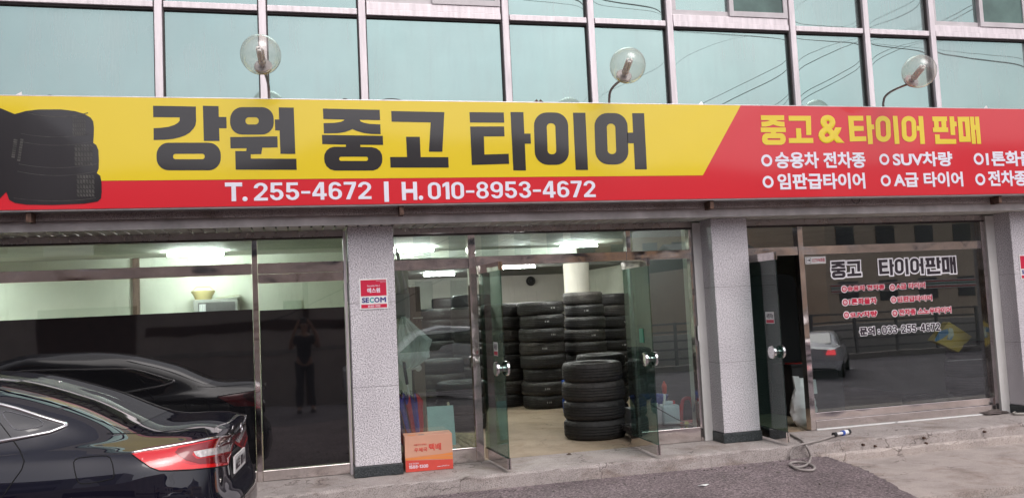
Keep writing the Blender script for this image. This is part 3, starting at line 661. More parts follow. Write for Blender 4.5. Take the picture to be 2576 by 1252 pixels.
# ------------------------------------------------------------------ globe lamps
def lamp(gpx, bpx, label, bend):
    g = atY(*gpx, -1.25); b = atY(*bpx, -.63); b.z = zt+.012
    t = empty('wall_lamp', b, label, 'lamp', 'globe lamps above the shop sign')
    d = (g-Vector((b.x, -.80, g.z-.20))).normalized(); col = g-d*.155
    pts = [b, b+Vector((0, 0, .05))]
    p1 = b+Vector((0, -.02, .10))
    for k in range(9):
        s_ = k/8; pts.append((1-s_)**2*p1 + 2*s_*(1-s_)*(b+Vector((0, -.06, .17))) + s_*s_*(col-d*.04))
    MB().tube(pts, .0125, 10).build('arm', pm('lamp arm steel', (.30, .25, .235), .35, .7, .4, 14), t, True)
    MB().lathe([(0, 0), (.035, 0), (.03, .012), (.014, .016)], 20, Matrix.Translation(b)).build('base', RUST, t, True, auto=40)
    q = d.to_track_quat('Z', 'Y').to_matrix().to_4x4(); Mx = Matrix.Translation(col) @ q
    MB().lathe([(0, -.05), (.018, -.05), (.03, -.035), (.070, -.01), (.074, .012), (.066, .014), (.066, .02), (0, .021)], 28, Mx).build('collar', pm('grey lamp collar', (.33, .31, .32), .4, .2), t, True, auto=40)
    gl = MB().ball(g, .166, 40, 24).build('globe', GLOBE, t, True)
    bl = MB().lathe([(.022, .022), (.022, .05), (.033, .058), (.033, .092), (.028, .096), (0, .097)], 24, Mx).build('bulb', pm('bulb base porcelain', (.62, .58, .55), .4), t, True, auto=40)
    for k in range(3):
        a = k*2*math.pi/3+.4; c1 = Vector((.023*math.cos(a-.46), .023*math.sin(a-.46), .096)); c2 = Vector((.023*math.cos(a+.46), .023*math.sin(a+.46), .096))
        top = .22; m = (c1+c2)/2; hw = (c2-c1)/2
        pp = [c1, c1+Vector((0, 0, .12))]+[m-hw*math.cos(math.pi*j/6)+Vector((0, 0, top-.096+.0085*math.sin(math.pi*j/6))) for j in range(7)]+[c2+Vector((0, 0, .12)), c2]
        MB().tube([Mx @ p for p in pp], .0095, 8).build('tube', pm('unlit tube', (.92, .88, .85), .3, var=.02), bl, True)
    return t
lamp((656, 138), (677, 250), 'clear globe lamp above the yellow sign end, in front of a mullion', 0)
lamp((1579, 165), (1533, 262), 'clear globe lamp on a bent arm above the middle of the sign', 0)
lamp((2312, 180), (2222, 266), 'clear globe lamp leaning right on its arm above the red sign end', 0)

# ------------------------------------------------------------------ inside of the shop
bx('floor', FLOORM, None, -8, 13, .021, 11, -.4, -.002, kind='structure')
bx('ceiling', CEIL, None, -8, 13, .06, 11, 2.405, 2.427, kind='structure')
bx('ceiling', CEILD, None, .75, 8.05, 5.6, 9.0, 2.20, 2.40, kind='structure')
bx('wall', WPAINT, None, .56, .74, .06, 9.0, -.001, 2.404, kind='structure')
bx('wall', WPAINT, None, -7.9, .555, 3.6, 3.75, -.001, 2.404, kind='structure')
bx('wall', m_wallpaint('greyish wall paint', (.58, .55, .50)), None, .745, 8.455, 9.02, 9.2, -.001, 2.404, kind='structure')
bx('wall', WPAINT, None, 4.10, 4.28, .06, .22, -.001, 2.404, kind='structure')
bx('wall', m_wallpaint('darkened partition', (.05, .05, .048)), None, 4.14, 4.28, .222, 1.75, -.001, 2.404, kind='structure')  # near-black colour stands in for the unlit depth behind the right pane
bx('wall', m_wallpaint('dark back partition', (.09, .09, .085)), None, 4.285, 5.75, 1.65, 1.75, -.001, 2.404, kind='structure')  # unseen partitions added to keep the shop tubes from lighting the right room
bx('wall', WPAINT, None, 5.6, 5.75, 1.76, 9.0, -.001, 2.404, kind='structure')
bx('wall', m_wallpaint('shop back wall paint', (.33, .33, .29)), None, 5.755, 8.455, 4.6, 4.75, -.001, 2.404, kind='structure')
bx('wall', m_wallpaint('right room paint', (.60, .60, .53)), None, 8.46, 8.6, .06, 9.2, -.001, 2.404, kind='structure')
bx('wall', WPAINT, None, -8.1, -7.92, .06, 3.6, -.001, 2.404, kind='structure')
bx('ceiling_beam', CEIL, None, .75, 4.1, 3.9, 4.1, 2.30, 2.402, kind='structure')
bx('ceiling_beam', CEIL, None, -4.2, -4.0, .1, 3.55, 2.30, 2.402, kind='structure')
bx('pilaster', WOOD, None, -2.18, -2.10, 3.55, 3.598, 0, 2.40, kind='structure')
MB().lathe([(.215, 0), (.215, 2.2)], 32, Matrix.Translation((4.42, 4.95, 0))).build('column', m_wallpaint('plaster column', (.62, .59, .52)), None, True, kind='structure')
def tube_light(p0, p1, z, label):
    a = atZ(*p0, z-.035); b = atZ(*p1, z-.035); ym = (a.y+b.y)/2; xm = (a.x+b.x)/2; hl = abs(b.x-a.x)/2
    t = empty('ceiling_light', (xm, ym, z), label, 'light', 'fluorescent ceiling lights in the shop')
    MB().box(xm-hl*1.03, xm+hl*1.03, ym-.022, ym+.022, z-.016, z-.001, .004).build('base', WP, t)
    MB().tube([(xm-hl, ym, z-.042), (xm+hl, ym, z-.042)], .015, 12).build('tube', TUBE, t, True)
tube_light((425, 642), (560, 635), 2.404, 'lit tube light on the ceiling behind the left windows')
tube_light((975, 631), (1090, 627), 2.404, 'lit tube light beside the granite pillar, left of the entrance')
tube_light((1405, 620), (1508, 614), 2.404, 'lit tube light above the open entrance doors')
tube_light((1065, 692), (1145, 688), 2.199, 'lit tube light deep in the shop, seen over stacked tyres behind glass')
tube_light((1265, 672), (1345, 669), 2.199, 'lit tube light deep in the shop, just inside the left door leaf')

xx = -4.9; t = empty('ceiling_light', (xx, 2.5, 2.404), 'lit tube light on the left room ceiling beyond the picture edge', 'light', 'fluorescent ceiling lights in the shop')
MB().box(xx-.6, xx+.6, 2.478, 2.522, 2.388, 2.403, .004).build('base', WP, t); MB().tube([(xx-.58, 2.5, 2.362), (xx+.58, 2.5, 2.362)], .021, 12).build('tube', TUBE, t, True)
# tyres -----------------------------------------------------------------------
def tyre_mesh(Ro, h, Ri, seg=96):
    b = MB(); w2 = h/2
    prof = [(Ri, w2*.62), (Ri+.012, w2*.80), (Ri+.05, w2*.98), (Ro-.05, w2*1.0), (Ro-.025, w2*.94), (Ro-.010, w2*.80), (Ro-.002, w2*.66), (Ro, w2*.52)]
    g = []
    for zc in (.42, .14, -.14, -.42):
        g += [(Ro, w2*(zc+.045)), (Ro-.012, w2*(zc+.03)), (Ro-.012, w2*(zc-.03)), (Ro, w2*(zc-.045))]
    full = prof+g+[(r, -z) for r, z in prof[::-1]]+[(Ri+.03, -w2*.5), (Ro-.06, -w2*.2), (Ro-.06, w2*.2), (Ri+.03, w2*.5)]
    b.lathe(full, seg, closed=True)
    n = len(full); b.b.verts.ensure_lookup_table()
    for i in range(n):
        if i in (5, 6, 7) or n-4-8 <= i < n-4-5:
            for k in range(seg):
                if k % 3 == 0:
                    v = b.b.verts[i*seg+k]; q = Vector((v.co.x, v.co.y, 0)); l = q.length; v.co.x *= (l-.007)/l; v.co.y *= (l-.007)/l
    o = b.build('car_tyre', RUB, None, True, auto=38); return o
proto = {}
chalkm = {}
ORD = ['bottom', 'second', 'third', 'fourth', 'fifth', 'sixth', 'seventh', 'eighth', 'ninth', 'tenth']
def chalk(o, Ro, ang, n=5, z=0.0):
    b = MB()
    for k in range(n):
        if n > 3 and k == 1: continue
        a = ang+k*.042
        for da in (0, .016):
            r_ = Ro+.0015
            if da and R.random() < .35: continue
            b.poly([Vector((r_*math.cos(a+da+e), r_*math.sin(a+da+e), z+f)) for e, f in ((0, -.012), (.010, -.012), (.010, .012), (0, .012))])
    c = b.build('chalk_mark', CHALK); c.parent = o
TY = 0
def stack(x, y, n, Ro, h, where, group, z0=0.001, jit=.02, marks=0, tilt=0, Ri=.215):
    global TY
    for k in range(n):
        key = (round(Ro+R.choice((-.012, -.004, .004)), 3), round(h, 3))
        if key not in proto:
            o = tyre_mesh(key[0], key[1], min(Ri, key[0]-.11)); proto[key] = o.data
        else:
            o = bpy.data.objects.new('car_tyre', proto[key]); COL.objects.link(o)
        o.location = (x+R.uniform(-jit, jit), y+R.uniform(-jit, jit), z0+h/2+k*(h-.001)); rzz = R.uniform(0, 6.28); o.rotation_euler.z = rzz
        pos = 'top' if k == n-1 else (ORD[k] if k == 0 else ORD[k]+' from the bottom')
        mark(o, f'{pos} tyre of {where}', 'tyre', group)
        if marks and R.random() < marks:
            to = math.atan2(CAM.y-y, CAM.x-x); chalk(o, key[0], to-rzz+R.uniform(.0, .55), 5)
stack(3.20, .87, 4, .356, .213, 'the stack in the open doorway', 'tyres stacked in the doorway', jit=.012)
stack(3.78, 2.15, 4, .335, .214, 'the low stack just behind the doorway stack', 'tyres stacked inside the shop')
stack(3.50, 3.97, 8, .345, .199, 'the tall stack seen in the middle of the doorway', 'tyres stacked inside the shop', marks=.9)
stack(3.02, 4.55, 8, .335, .199, 'the tall stack behind the left door leaf', 'tyres stacked inside the shop', marks=.2)
stack(4.25, 4.15, 9, .325, .190, 'the tall stack in front of the plaster column', 'tyres stacked inside the shop', marks=.7)
stack(4.98, 4.75, 9, .335, .186, 'the tall stack behind the right door leaf', 'tyres stacked inside the shop', marks=.3)
stack(3.85, 5.0, 8, .330, .2, 'the tall dark stack behind the middle doorway stacks', 'tyres stacked inside the shop')
for i, (px_, yv, n, wh) in enumerate(((1127, 7.6, 9, 'the far stack under the back tube light'), (1100, 7.0, 8, 'the far stack beside the brown cupboard'), (1157, 7.0, 8, 'the far stack right of centre behind the left pane'), (1186, 5.6, 9, 'the tall stack behind the window post'))):
    stack(atY(px_, 800, yv).x, yv, n, .33, .197, wh, 'tyres stacked inside the shop', marks=.4)
stack(atY(1112, 950, 4.2).x, 4.2, 4, .345, .2, 'the low stack behind the left shop pane', 'tyres stacked inside the shop', marks=.3)
stack(atY(1165, 1050, 2.4).x, 2.4, 3, .33, .2, 'the low stack behind the straw broom', 'tyres stacked inside the shop')
stack(atY(1708, 1040, 3.0).x, 3.0, 1, .33, .2, 'the single layer behind the red stand', 'tyres stacked inside the shop')
stack(atY(1722, 850, 2.6).x, 2.6, 9, .33, .2, 'the tall stack behind the right shop pane', 'tyres stacked inside the shop')
stack(8.05, .46, 4, .325, .205, 'the dark stack under the yellow cushion', 'tyres stacked in the right room')
stack(7.40, .52, 1, .305, .2, 'the pair left of the yellow cushion', 'tyres stacked in the right room')
x0_, x1_ = atY(1893, 800, 1.45).x, atY(2008, 800, 1.45).x; z1_ = atY(1950, 690, 1.45).z
MB().prism([Vector((x, 1.45, z)) for x, z in [(x0_, .002), (x1_, .002), (x1_, z1_-.12), (x1_-.03, z1_-.04), (x1_-.12, z1_), (x0_+.12, z1_), (x0_+.03, z1_-.04), (x0_, z1_-.12)]], (0, .17, 0)).build('tall_cabinet', pm('black cabinet lacquer', (.012, .012, .014), .5))
mark(bpy.data.objects['tall_cabinet'], 'tall black cabinet with rounded top corners inside the right open door', 'cabinet')

# furniture and small things inside ------------------------------------------------
def V(px, py, y): return atY(px, py, y)
c0, c1 = V(487, 760, 3.25), V(598, 760, 3.25); zc_ = V(540, 752, 3.25).z
t = empty('cabinet', (c0.x, 3.25, 0), 'grey cabinet with books on the left room wall under the light', 'cabinet')
MB().box(c0.x, c1.x, 3.22, 3.59, .002, zc_, .006).build('carcass', pm('grey cabinet', (.30, .31, .28), .5), t)
MB().box(c0.x+.06, c1.x-.03, 3.212, 3.219, .8, zc_-.04).build('door', pm('dark cabinet front', (.10, .10, .10), .25), t)
m = MB()
for k in range(4): m.box(c0.x+.075+k*.02, c0.x+.09+k*.02, 3.20, 3.211, zc_-.22, zc_-.06)
m.build('book', WP, t)
bk = V(510, 752, 3.3)
t = empty('basket', (bk.x, 3.35, zc_), 'yellow plastic basket standing on the grey cabinet', 'basket')
MB().lathe([(.10, 0), (.14, .11), (.15, .115), (.15, .10), (.095, .008), (0, .008)], 28, Matrix.Translation((bk.x, 3.36, zc_+.002))).build('bowl', pm('yellow basket plastic', (.55, .47, .22), .5), t, True, auto=40)
MB().tube([(bk.x-.14, 3.36, zc_+.11), (bk.x-.08, 3.36, zc_+.17), (bk.x+.08, 3.36, zc_+.17), (bk.x+.14, 3.36, zc_+.11)], .006, 6).build('handle', pm('basket handle', (.5, .4, .15), .5), t)
MB().prism([Vector((bk.x+.17, 3.25, zc_+.004)), Vector((c1.x+.02, 3.25, zc_+.03)), Vector((c1.x+.02, 3.55, zc_+.05)), Vector((bk.x+.17, 3.55, zc_+.02))], (0, 0, .012)).build('folder', pm('pale folder', (.5, .5, .35), .5))
mark(bpy.data.objects['folder'], 'thin folder lying tilted on the grey cabinet beside the basket', 'folder')
p = V(735, 768, 3.55); q = V(712, 762, 3.55); q2 = V(760, 778, 3.55)
o = MB().box(q.x, q2.x, 3.575, 3.597, 1.56, q.z+.03, .003).build('wall_plaque', pm('pale plaque', (.48, .56, .44), .3)); mark(o, 'small pale plaque on the wall behind the dark filmed pane', 'plaque')
cl = V(862, 735, 2.6)
o = MB().box(.50, .552, 2.5, 2.75, cl.z-.12, cl.z+.12, .01).build('wall_fan', BP); mark(o, 'dark wall device on the side wall of the left room', 'wall device')
# brown cupboard, wall switchbox, plastic sheets
xa, xb = V(1003, 760, 2.6).x, V(1058, 760, 2.6).x; zz = V(1030, 721, 2.6).z
t = empty('cupboard', (xa, 2.6, 0), 'tall brown wooden cupboard beside the left granite pillar, inside', 'cupboard')
MB().box(xa-.45, xb, 2.6, 3.0, .002, zz, .004).build('body', WOOD, t)
m = (xa+xb)/2
MB().box(m-.003, m+.003, 2.595, 2.599, .1, zz-.02).build('door_gap', BP, t)
for sgn in (-1, 1):
    h = V(1030, 800, 2.6).z; MB().tube([(m+sgn*.03, 2.57, h), (m+sgn*.16, 2.57, h)], .008, 6).build('handle', WP, t)
xa = V(1003, 780, .9).x
t = empty('switch_box', (xa, .9, 1.4), 'grey electrical box with conduits hung beside the left pillar', 'electrical box')
za, zb_ = V(1015, 738, .9).z, V(1015, 800, .9).z; xb = V(1030, 780, .9).x
MB().box(xa-.12, xb, .86, .96, zb_, za, .008).build('case', pm('grey green box', (.22, .27, .25), .5), t)
for k in (0, 1): MB().tube([(xb-.035-k*.07, .91, za+.0), (xb-.035-k*.07, .91, za+.09), (xb-.06-k*.07, .91, za+.2), (xb-.12-k*.07, .91, za+.5)], .016, 8).build('conduit', WP, t, True)
MB().box(.742, xb, .92, 1.0, .6, za+.3).build('mounting_board', WPAINT, t)
def blob(name, mat, c, size, amp, seed, n=28, squeeze=None):
    rr_ = random.Random(seed); b = MB(); b.ball((0, 0, 0), 1, n, n)
    fr = [(Vector((rr_.uniform(-1, 1), rr_.uniform(-1, 1), rr_.uniform(-1, 1))).normalized()*rr_.uniform(2.5, 9), rr_.uniform(0, 6.28)) for _ in range(12)]
    for v in b.b.verts:
        d = sum(abs(math.sin(v.co.dot(f)+ph)) for f, ph in fr)/12-.6
        k = 1+amp*d
        z = v.co.z
        sx = squeeze(z) if squeeze else 1
        v.co = Vector((v.co.x*k*sx*size[0], v.co.y*k*sx*size[1], v.co.z*(1+.3*amp*d)*size[2]))+Vector(c)
    return b.build(name, mat, None, True, auto=50)
pa = V(1028, 860, .62)
def drape(name, mat, c, prof, seed, folds=11):
    rr_ = random.Random(seed); b = MB(); n = 120; rows = []
    ph = [(rr_.uniform(.5, 1.2), rr_.randint(folds-5, folds+6), rr_.uniform(0, 6.28), rr_.uniform(-2, 2)) for _ in range(4)]
    m_ = 26
    for i in range(m_+1):
        t_ = i/m_; k = t_*(len(prof)-1); j = min(int(k), len(prof)-2); f = k-j
        r_, dx, z = (prof[j][q]*(1-f)+prof[j+1][q]*f for q in range(3))
        ring_ = []
        for q in range(n):
            a = 2*math.pi*q/n; w_ = sum(am*abs(math.sin(nf_*a/2+p_+tw*t_)) for am, nf_, p_, tw in ph)/4-.35
            rad_ = r_*(1+.55*w_+rr_.uniform(-.05, .05)); ring_.append(b.b.verts.new((c[0]+dx+rad_*math.cos(a), c[1]+rad_*.75*math.sin(a), c[2]+z+rr_.uniform(-.006, .006))))
        rows.append(ring_)
    for x, y in zip(rows, rows[1:]):
        for q in range(n): b.b.faces.new((x[q], x[(q+1) % n], y[(q+1) % n], y[q]))
    return b.build(name, mat, None, True, auto=28)
ps_ = lambda px_, py_: V(px_, py_, .55)
zc0 = ps_(1028, 795); zc1 = ps_(1028, 925); hh = zc0.z-zc1.z
o = drape('plastic_sheet', BAGM, (ps_(1014, 800).x, .55, zc1.z), [(.02, 0, hh), (.05, .02, hh*.9), (.11, .06, hh*.7), (.16, .11, hh*.52), (.13, .10, hh*.36), (.15, .08, hh*.2), (.08, .05, hh*.05), (.03, .04, 0)], 3); mark(o, 'crumpled clear plastic sheeting hanging beside the left pillar behind glass', 'plastic sheet')
# door handle plate on a brown leaf
xa = V(1046, 900, 1.5).x
t = empty('inner_door', (xa, 1.9, 0), 'pale brown inner door with white lever handle behind the left pane', 'door')
x0_, x1_ = V(1040, 900, 1.9).x, V(1068, 900, 1.9).x
MB().box(x0_, x1_, 1.9, 1.94, .002, V(1050, 860, 1.9).z, .003).build('leaf', pm('pale wood', (.20, .155, .12), .5, var=.2, stretch=(12, 12, 1)), t)
h = V(1053, 925, 1.88); MB().lathe([(0, 0), (.04, 0), (.04, .012), (0, .014)], 20, Matrix.Translation((h.x, 1.899, h.z)) @ Matrix.Rotation(rad(90), 4, 'X')).tube([(h.x, 1.87, h.z), (h.x-.13, 1.86, h.z-.01)], .012, 8).build('handle', WP, t, True, auto=40)
# umbrellas
def umbrella(x, y, lean, label, c1, c2, hz=.83):
    t = empty('umbrella', (x, y, 0), label, 'umbrella', 'umbrellas behind the left pane')
    ax = Vector((lean, .05, 1)).normalized(); q = ax.to_track_quat('Z', 'Y').to_matrix().to_4x4(); Mx = Matrix.Translation((x, y, .03)) @ q
    for par, cm, nm in ((0, c1, 'canopy'), (1, c2, 'canopy_panel')):
        b = MB(); n = 48
        pr = [(.012, .04), (.05, .15), (.085, .32), (.10, .48), (.115, .60)]
        rings = [[b.b.verts.new(Mx @ Vector(((r*(1+.22*math.cos(8*2*math.pi*k/n)))*math.cos(2*math.pi*k/n), (r*(1+.22*math.cos(8*2*math.pi*k/n)))*math.sin(2*math.pi*k/n), z-(.05*math.cos(8*2*math.pi*k/n) if z > .55 else 0)))) for k in range(n)] for r, z in pr]
        for a, c in zip(rings, rings[1:]):
            for k in range(n):
                if ((k+3)//6) % 2 == par: b.b.faces.new((a[k], a[(k+1) % n], c[(k+1) % n], c[k]))
        b.build(nm, cm, t, True)
    MB().tube([Mx @ Vector((0, 0, 0)), Mx @ Vector((0, 0, hz))], .006, 8).build('shaft', WP, t)
    MB().tube([Mx @ Vector((0, 0, hz-.08)), Mx @ Vector((0, 0, hz+.10)), Mx @ Vector((-.012, 0, hz+.15))], .017, 10).build('handle', BP, t, True)
    b = MB()
    for k in range(8): a = k*math.pi/4; b.tube([Mx @ Vector((.09*math.cos(a), .09*math.sin(a), .6)), Mx @ Vector((.075*math.cos(a), .075*math.sin(a), .68))], .004, 5)
    b.build('rib_tip', BP, t)
u = atZ(1040, 1085, 0); umbrella(1.10, .36, -.12, 'folded red and blue umbrella leaning at the front of the bin', CLOTHR, CLOTHB)
umbrella(1.02, .50, -.20, 'second folded red and blue umbrella, behind the front one', CLOTHB, CLOTHR, .78)
# glass board and broom
x0_, x1_ = V(1078, 1060, .25).x, V(1145, 1060, .25).x
o = MB().prism([Vector((x0_, .25, .17)), Vector((x1_, .25, .14)), Vector((x1_+.0, .33, V(1145, 1018, .33).z)), Vector((x0_, .33, V(1078, 1022, .33).z-.0))], (0, .008, 0)).build('glass_board', pm('pale teal board', (.36, .55, .53), .12, var=.06)); mark(o, 'pale teal glass board leaning upright behind the cardboard carton', 'board')
p = V(1150, 1090, .3)
t = empty('broom', (p.x, .3, .05), 'straw broom lying tilted behind the left shop pane', 'broom')
b = MB()
for k in range(60):
    aa = R.uniform(-.17, .17); bb = R.uniform(-.05, .05)
    b.tube([(p.x-.05+aa*.2, .30+bb*.3, .25), (p.x+.17+aa*.35, .30+bb, .13+aa*.55)], .0035, 4)
b.build('bristles', STRAW, t)
MB().tube([(p.x-.05, .30, .25), (V(1128, 1018, .4).x, .42, V(1128, 1016, .4).z+.02)], .013, 8).build('stick', pm('bamboo', (.52, .46, .30), .5), t)
# cardboard carton by the pillar
A = atZ(1021, 1188, 0); Bq = atZ(1140.6, 1177.5, 0); ux = (Bq-A); ux.z = 0; WB = ux.length; ux.normalize(); uy = Vector((-ux.y, ux.x, 0)); HB = atY(1019, 1098, A.y).z; DB = .235
t = empty('cardboard_box', A, 'orange and red printed parcel carton standing by the left granite pillar', 'carton')
cbx = A+ux*WB/2+uy*DB/2+Vector((0, 0, HB/2+.002))
MB().obox(cbx, ux, uy, (0, 0, 1), WB/2, DB/2, HB/2).build('carton', CARD, t)
nf = -uy
def on_box(u_, z_): return A+ux*u_+Vector((0, 0, z_))
def decal(pts, mat, lift, name='print'):
    return MB().poly([on_box(*q)+nf*lift for q in pts]).build(name, mat, t)
decal([(.001, .003), (WB-.001, .003), (WB-.001, HB*.27), (.001, HB*.34)], CARDR, .0012)
decal([(.001, HB*.345), (WB*.5, HB*.33), (WB-.001, HB*.28), (WB-.001, HB*.36), (WB*.6, HB*.40), (.001, HB*.405)], CARDO, .0014)
decal([(.001, HB*.415), (WB*.6, HB*.41), (WB-.001, HB*.375), (WB-.001, HB*.47), (WB*.75, HB*.44)], CARDO, .0010)
def btext(s, u0, z0, u1, z1, mat, bold=.02):
    o = place(text_mesh(s, bold), 'lettering', mat, t, on_box(u0, z0), ux*(u1-u0), Vector((0, 0, z1-z0)), nf, lift=.0022); return o
btext('우체국', WB*.19, HB*.55, WB*.47, HB*.67, CARDR, .02); btext('택배', WB*.50, HB*.56, WB*.76, HB*.76, CARDR, .035); btext('마음까지 전하는', WB*.19, HB*.73, WB*.46, HB*.78, CARDR, .01)
btext('1588-1300', WB*.07, HB*.10, WB*.47, HB*.19, WHT, .02); btext('전국 어디서나', WB*.07, HB*.21, WB*.28, HB*.26, WHT, .01); btext('www.ePOST.kr', WB*.66, HB*.09, WB*.92, HB*.125, WHT, .01)
mm = MB(); zt_ = HB+.0035
def ontop(u_, v_): return A+ux*u_*WB+uy*v_*DB+Vector((0, 0, zt_))
MB().poly([ontop(0, .485), ontop(1, .485), ontop(1, .515), ontop(0, .515)]).build('seam', pm('carton tape', (.52, .27, .18), .4), t)
for (u0, v0, u1, v1, mt) in ((.08, .12, .24, .34, CARDO), (.30, .12, .42, .30, BP), (.48, .28, .95, .30, CARDR), (.48, .20, .95, .215, CARDR), (.86, .6, .96, .66, BP)):
    MB().poly([ontop(u0, v0), ontop(u1, v0), ontop(u1, v1), ontop(u0, v1)]).build('print', mt, t)
# things behind the right shop pane
def can(px0, px1, y, zt_, mat, label):
    x0, x1 = V(px0, 1050, y).x, V(px1, 1050, y).x
    t = empty('jerry_can', (x0, y, 0), label, 'jerry can', 'plastic cans behind the right shop pane')
    MB().box(x0, x1, y, y+.2, .16, zt_, .025).build('body', mat, t, True, auto=50)
    b = MB(); b.box(x0+.05, x1-.05, y+.06, y+.14, zt_+.001, zt_+.035, .012); b.build('handle', mat, t)
    MB().lathe([(.026, 0), (.026, .035), (0, .036)], 16, Matrix.Translation((x1-.04, y+.1, zt_))).build('cap', REDP if px0 > 1640 else WP, t, True, auto=40)
bx('window_shelf', STEEL2, B, 3.39, 4.055, .05, .60, .10, .155)
can(1628, 1668, .20, .36, pm('pinkish can plastic', (.55, .50, .52), .35, var=.1), 'translucent pinkish can behind the right door leaf'); can(1670, 1713, .18, .375, pm('milky can plastic', (.62, .68, .72), .35, var=.06), 'milky white can left of the red stand')
s0 = V(1669, 1030, .22); s1 = V(1674, 965, .22)
t = empty('siphon_pump', s0, 'hand siphon pump with red bulb standing on the cans', 'pump')
MB().tube([s0+Vector((-.012, 0, -.05)), s0.lerp(s1, .62)], .010, 8).tube([s0+Vector((.012, .02, -.05)), s0.lerp(s1, .62)+Vector((.01, .01, 0))], .010, 8).build('tube', WP, t, True)
MB().lathe([(0, 0), (.014, .005), (.026, .02), (.028, .09), (.02, .115), (.012, .12), (.012, .14), (0, .142)], 20, Matrix.Translation(s0.lerp(s1, .60))).build('bulb', pm('orange red bulb', (.7, .08, .03), .4), t, True, auto=50)
r0 = V(1732, 1063, .25)
t = empty('red_stand', (r0.x, .25, .155), 'red plastic horseshoe stand behind the right shop pane', 'stand')
zz0 = .158; zz1 = V(1732, 1000, .25).z; xw0 = (V(1752, 1063, .25).x-V(1712, 1063, .25).x)/2
pts = [(r0.x-xw0, .25, zz0), (r0.x-xw0*.85, .25, zz0+(zz1-zz0)*.55)]+[(r0.x-xw0*.62*math.cos(math.pi*k/8), .25, zz1-xw0*.5+xw0*.5*math.sin(math.pi*k/8)) for k in range(9)]+[(r0.x+xw0*.85, .25, zz0+(zz1-zz0)*.55), (r0.x+xw0, .25, zz0)]
MB().tube(pts, [.03, .026]+[.02]*9+[.026, .03], 10).build('hoop', REDP, t, True)
MB().box(r0.x-xw0*1.05, r0.x+xw0*1.05, .22, .34, zz0, zz0+.022, .006).build('foot', REDP, t)
o = MB().lathe([(0, 0), (.025, 0), (.025, .02), (0, .02)], 16, Matrix.Translation((r0.x-xw0*.5, .21, zz0)) @ Matrix.Rotation(rad(75), 4, 'X')).build('tape_roll', pm('yellow tape', (.6, .48, .05), .4)); mark(o, 'small yellow tape roll at the foot of the red stand', 'tape')
b0 = V(1640, 1020, .55); o = MB().lathe([(0, .0), (.16, .0), (.21, .14), (.22, .145), (.22, .13), (.155, .012), (0, .012)], 28, Matrix.Translation((b0.x, .62, .3))).build('basin', BLUEP, None, True, auto=40); mark(o, 'blue plastic basin behind the cans in the right pane', 'basin')
MB().box(b0.x-.2, b0.x+.2, .62, .9, 0, .298, .004).build('crate', GP); mark(bpy.data.objects['crate'], 'grey crate carrying the blue basin', 'crate')
o = MB().tube([V(1600, 985, .12), V(1640, 1018, .12), V(1700, 1052, .12), V(1722, 1062, .12)], .006, 6).build('cable', BP, None, True); mark(o, 'black cable slung across the cans to the red stand', 'cable')
o = MB().tube([V(1745, 1035, .15), V(1763, 950, .12)], .010, 8).build('stick', GP, None, True); mark(o, 'grey stick leaning in the corner of the right shop pane', 'stick')
o = MB().box(4.085, 4.099, -.075, -.061, V(1740, 858, -.07).z-.0, V(1740, 820, -.07).z, .002).build('switch', WP); mark(o, 'pale switch plate on the white jamb by the right pane', 'switch')
# blue stool behind the doorway stack
s0 = atZ(1424, 1040, .0)
t = empty('stool', (s0.x+.12, s0.y, 0), 'blue plastic stool half hidden behind the doorway tyres', 'stool')
zz = V(1424, 957, s0.y).z
MB().box(s0.x, s0.x+.3, s0.y-.15, s0.y+.15, zz-.03, zz, .01).build('seat', BLUEP, t)
for i in (0, 1):
    for j in (0, 1): MB().box(s0.x+.005+i*.25, s0.x+.045+i*.25, s0.y-.145+j*.25, s0.y-.105+j*.25, .002, zz-.031).build('leg', BLUEP, t)
MB().box(s0.x+.046, s0.x+.254, s0.y-.14, s0.y-.12, zz*.45, zz*.6).build('stretcher', BLUEP, t)
# camera and window at the back
p = V(1338, 706, 8.9); t = empty('dome_camera', p, 'small black security camera on the back wall', 'camera')
MB().lathe([(0, 0), (.1, 0), (.1, .04), (.08, .06), (0, .06)], 20, Matrix.Translation((p.x, 9.018, p.z)) @ Matrix.Rotation(rad(90), 4, 'X')).build('mount', BP, t, True, auto=40); MB().ball((p.x, 8.93, p.z), .07, 16, 10).build('eye', BP, t, True)
x0_, x1_, z0_, z1_ = V(1497, 700, 9).x, V(1580, 700, 9).x, 1.55, V(1540, 690, 9).z-.05
t = empty('back_window', (x0_, 9, z0_), 'back wall window with pink curtains above the tyres', 'window')
MB().box(x0_-.05, x1_+.05, 8.98, 9.018, z0_-.05, z1_+.05).build('frame', GP, t)
b = MB(); n = 60; g = [[b.b.verts.new((x0_+(x1_-x0_)*k/n, 8.965+.012*math.sin(k*1.3), z)) for k in range(n+1)] for z in (z0_, z1_)]
for k in range(n): b.b.faces.new((g[0][k], g[0][k+1], g[1][k+1], g[1][k]))
b.build('curtain', pm('pink curtain', (.55, .36, .36), .8, var=.1, vs=3), t, True)
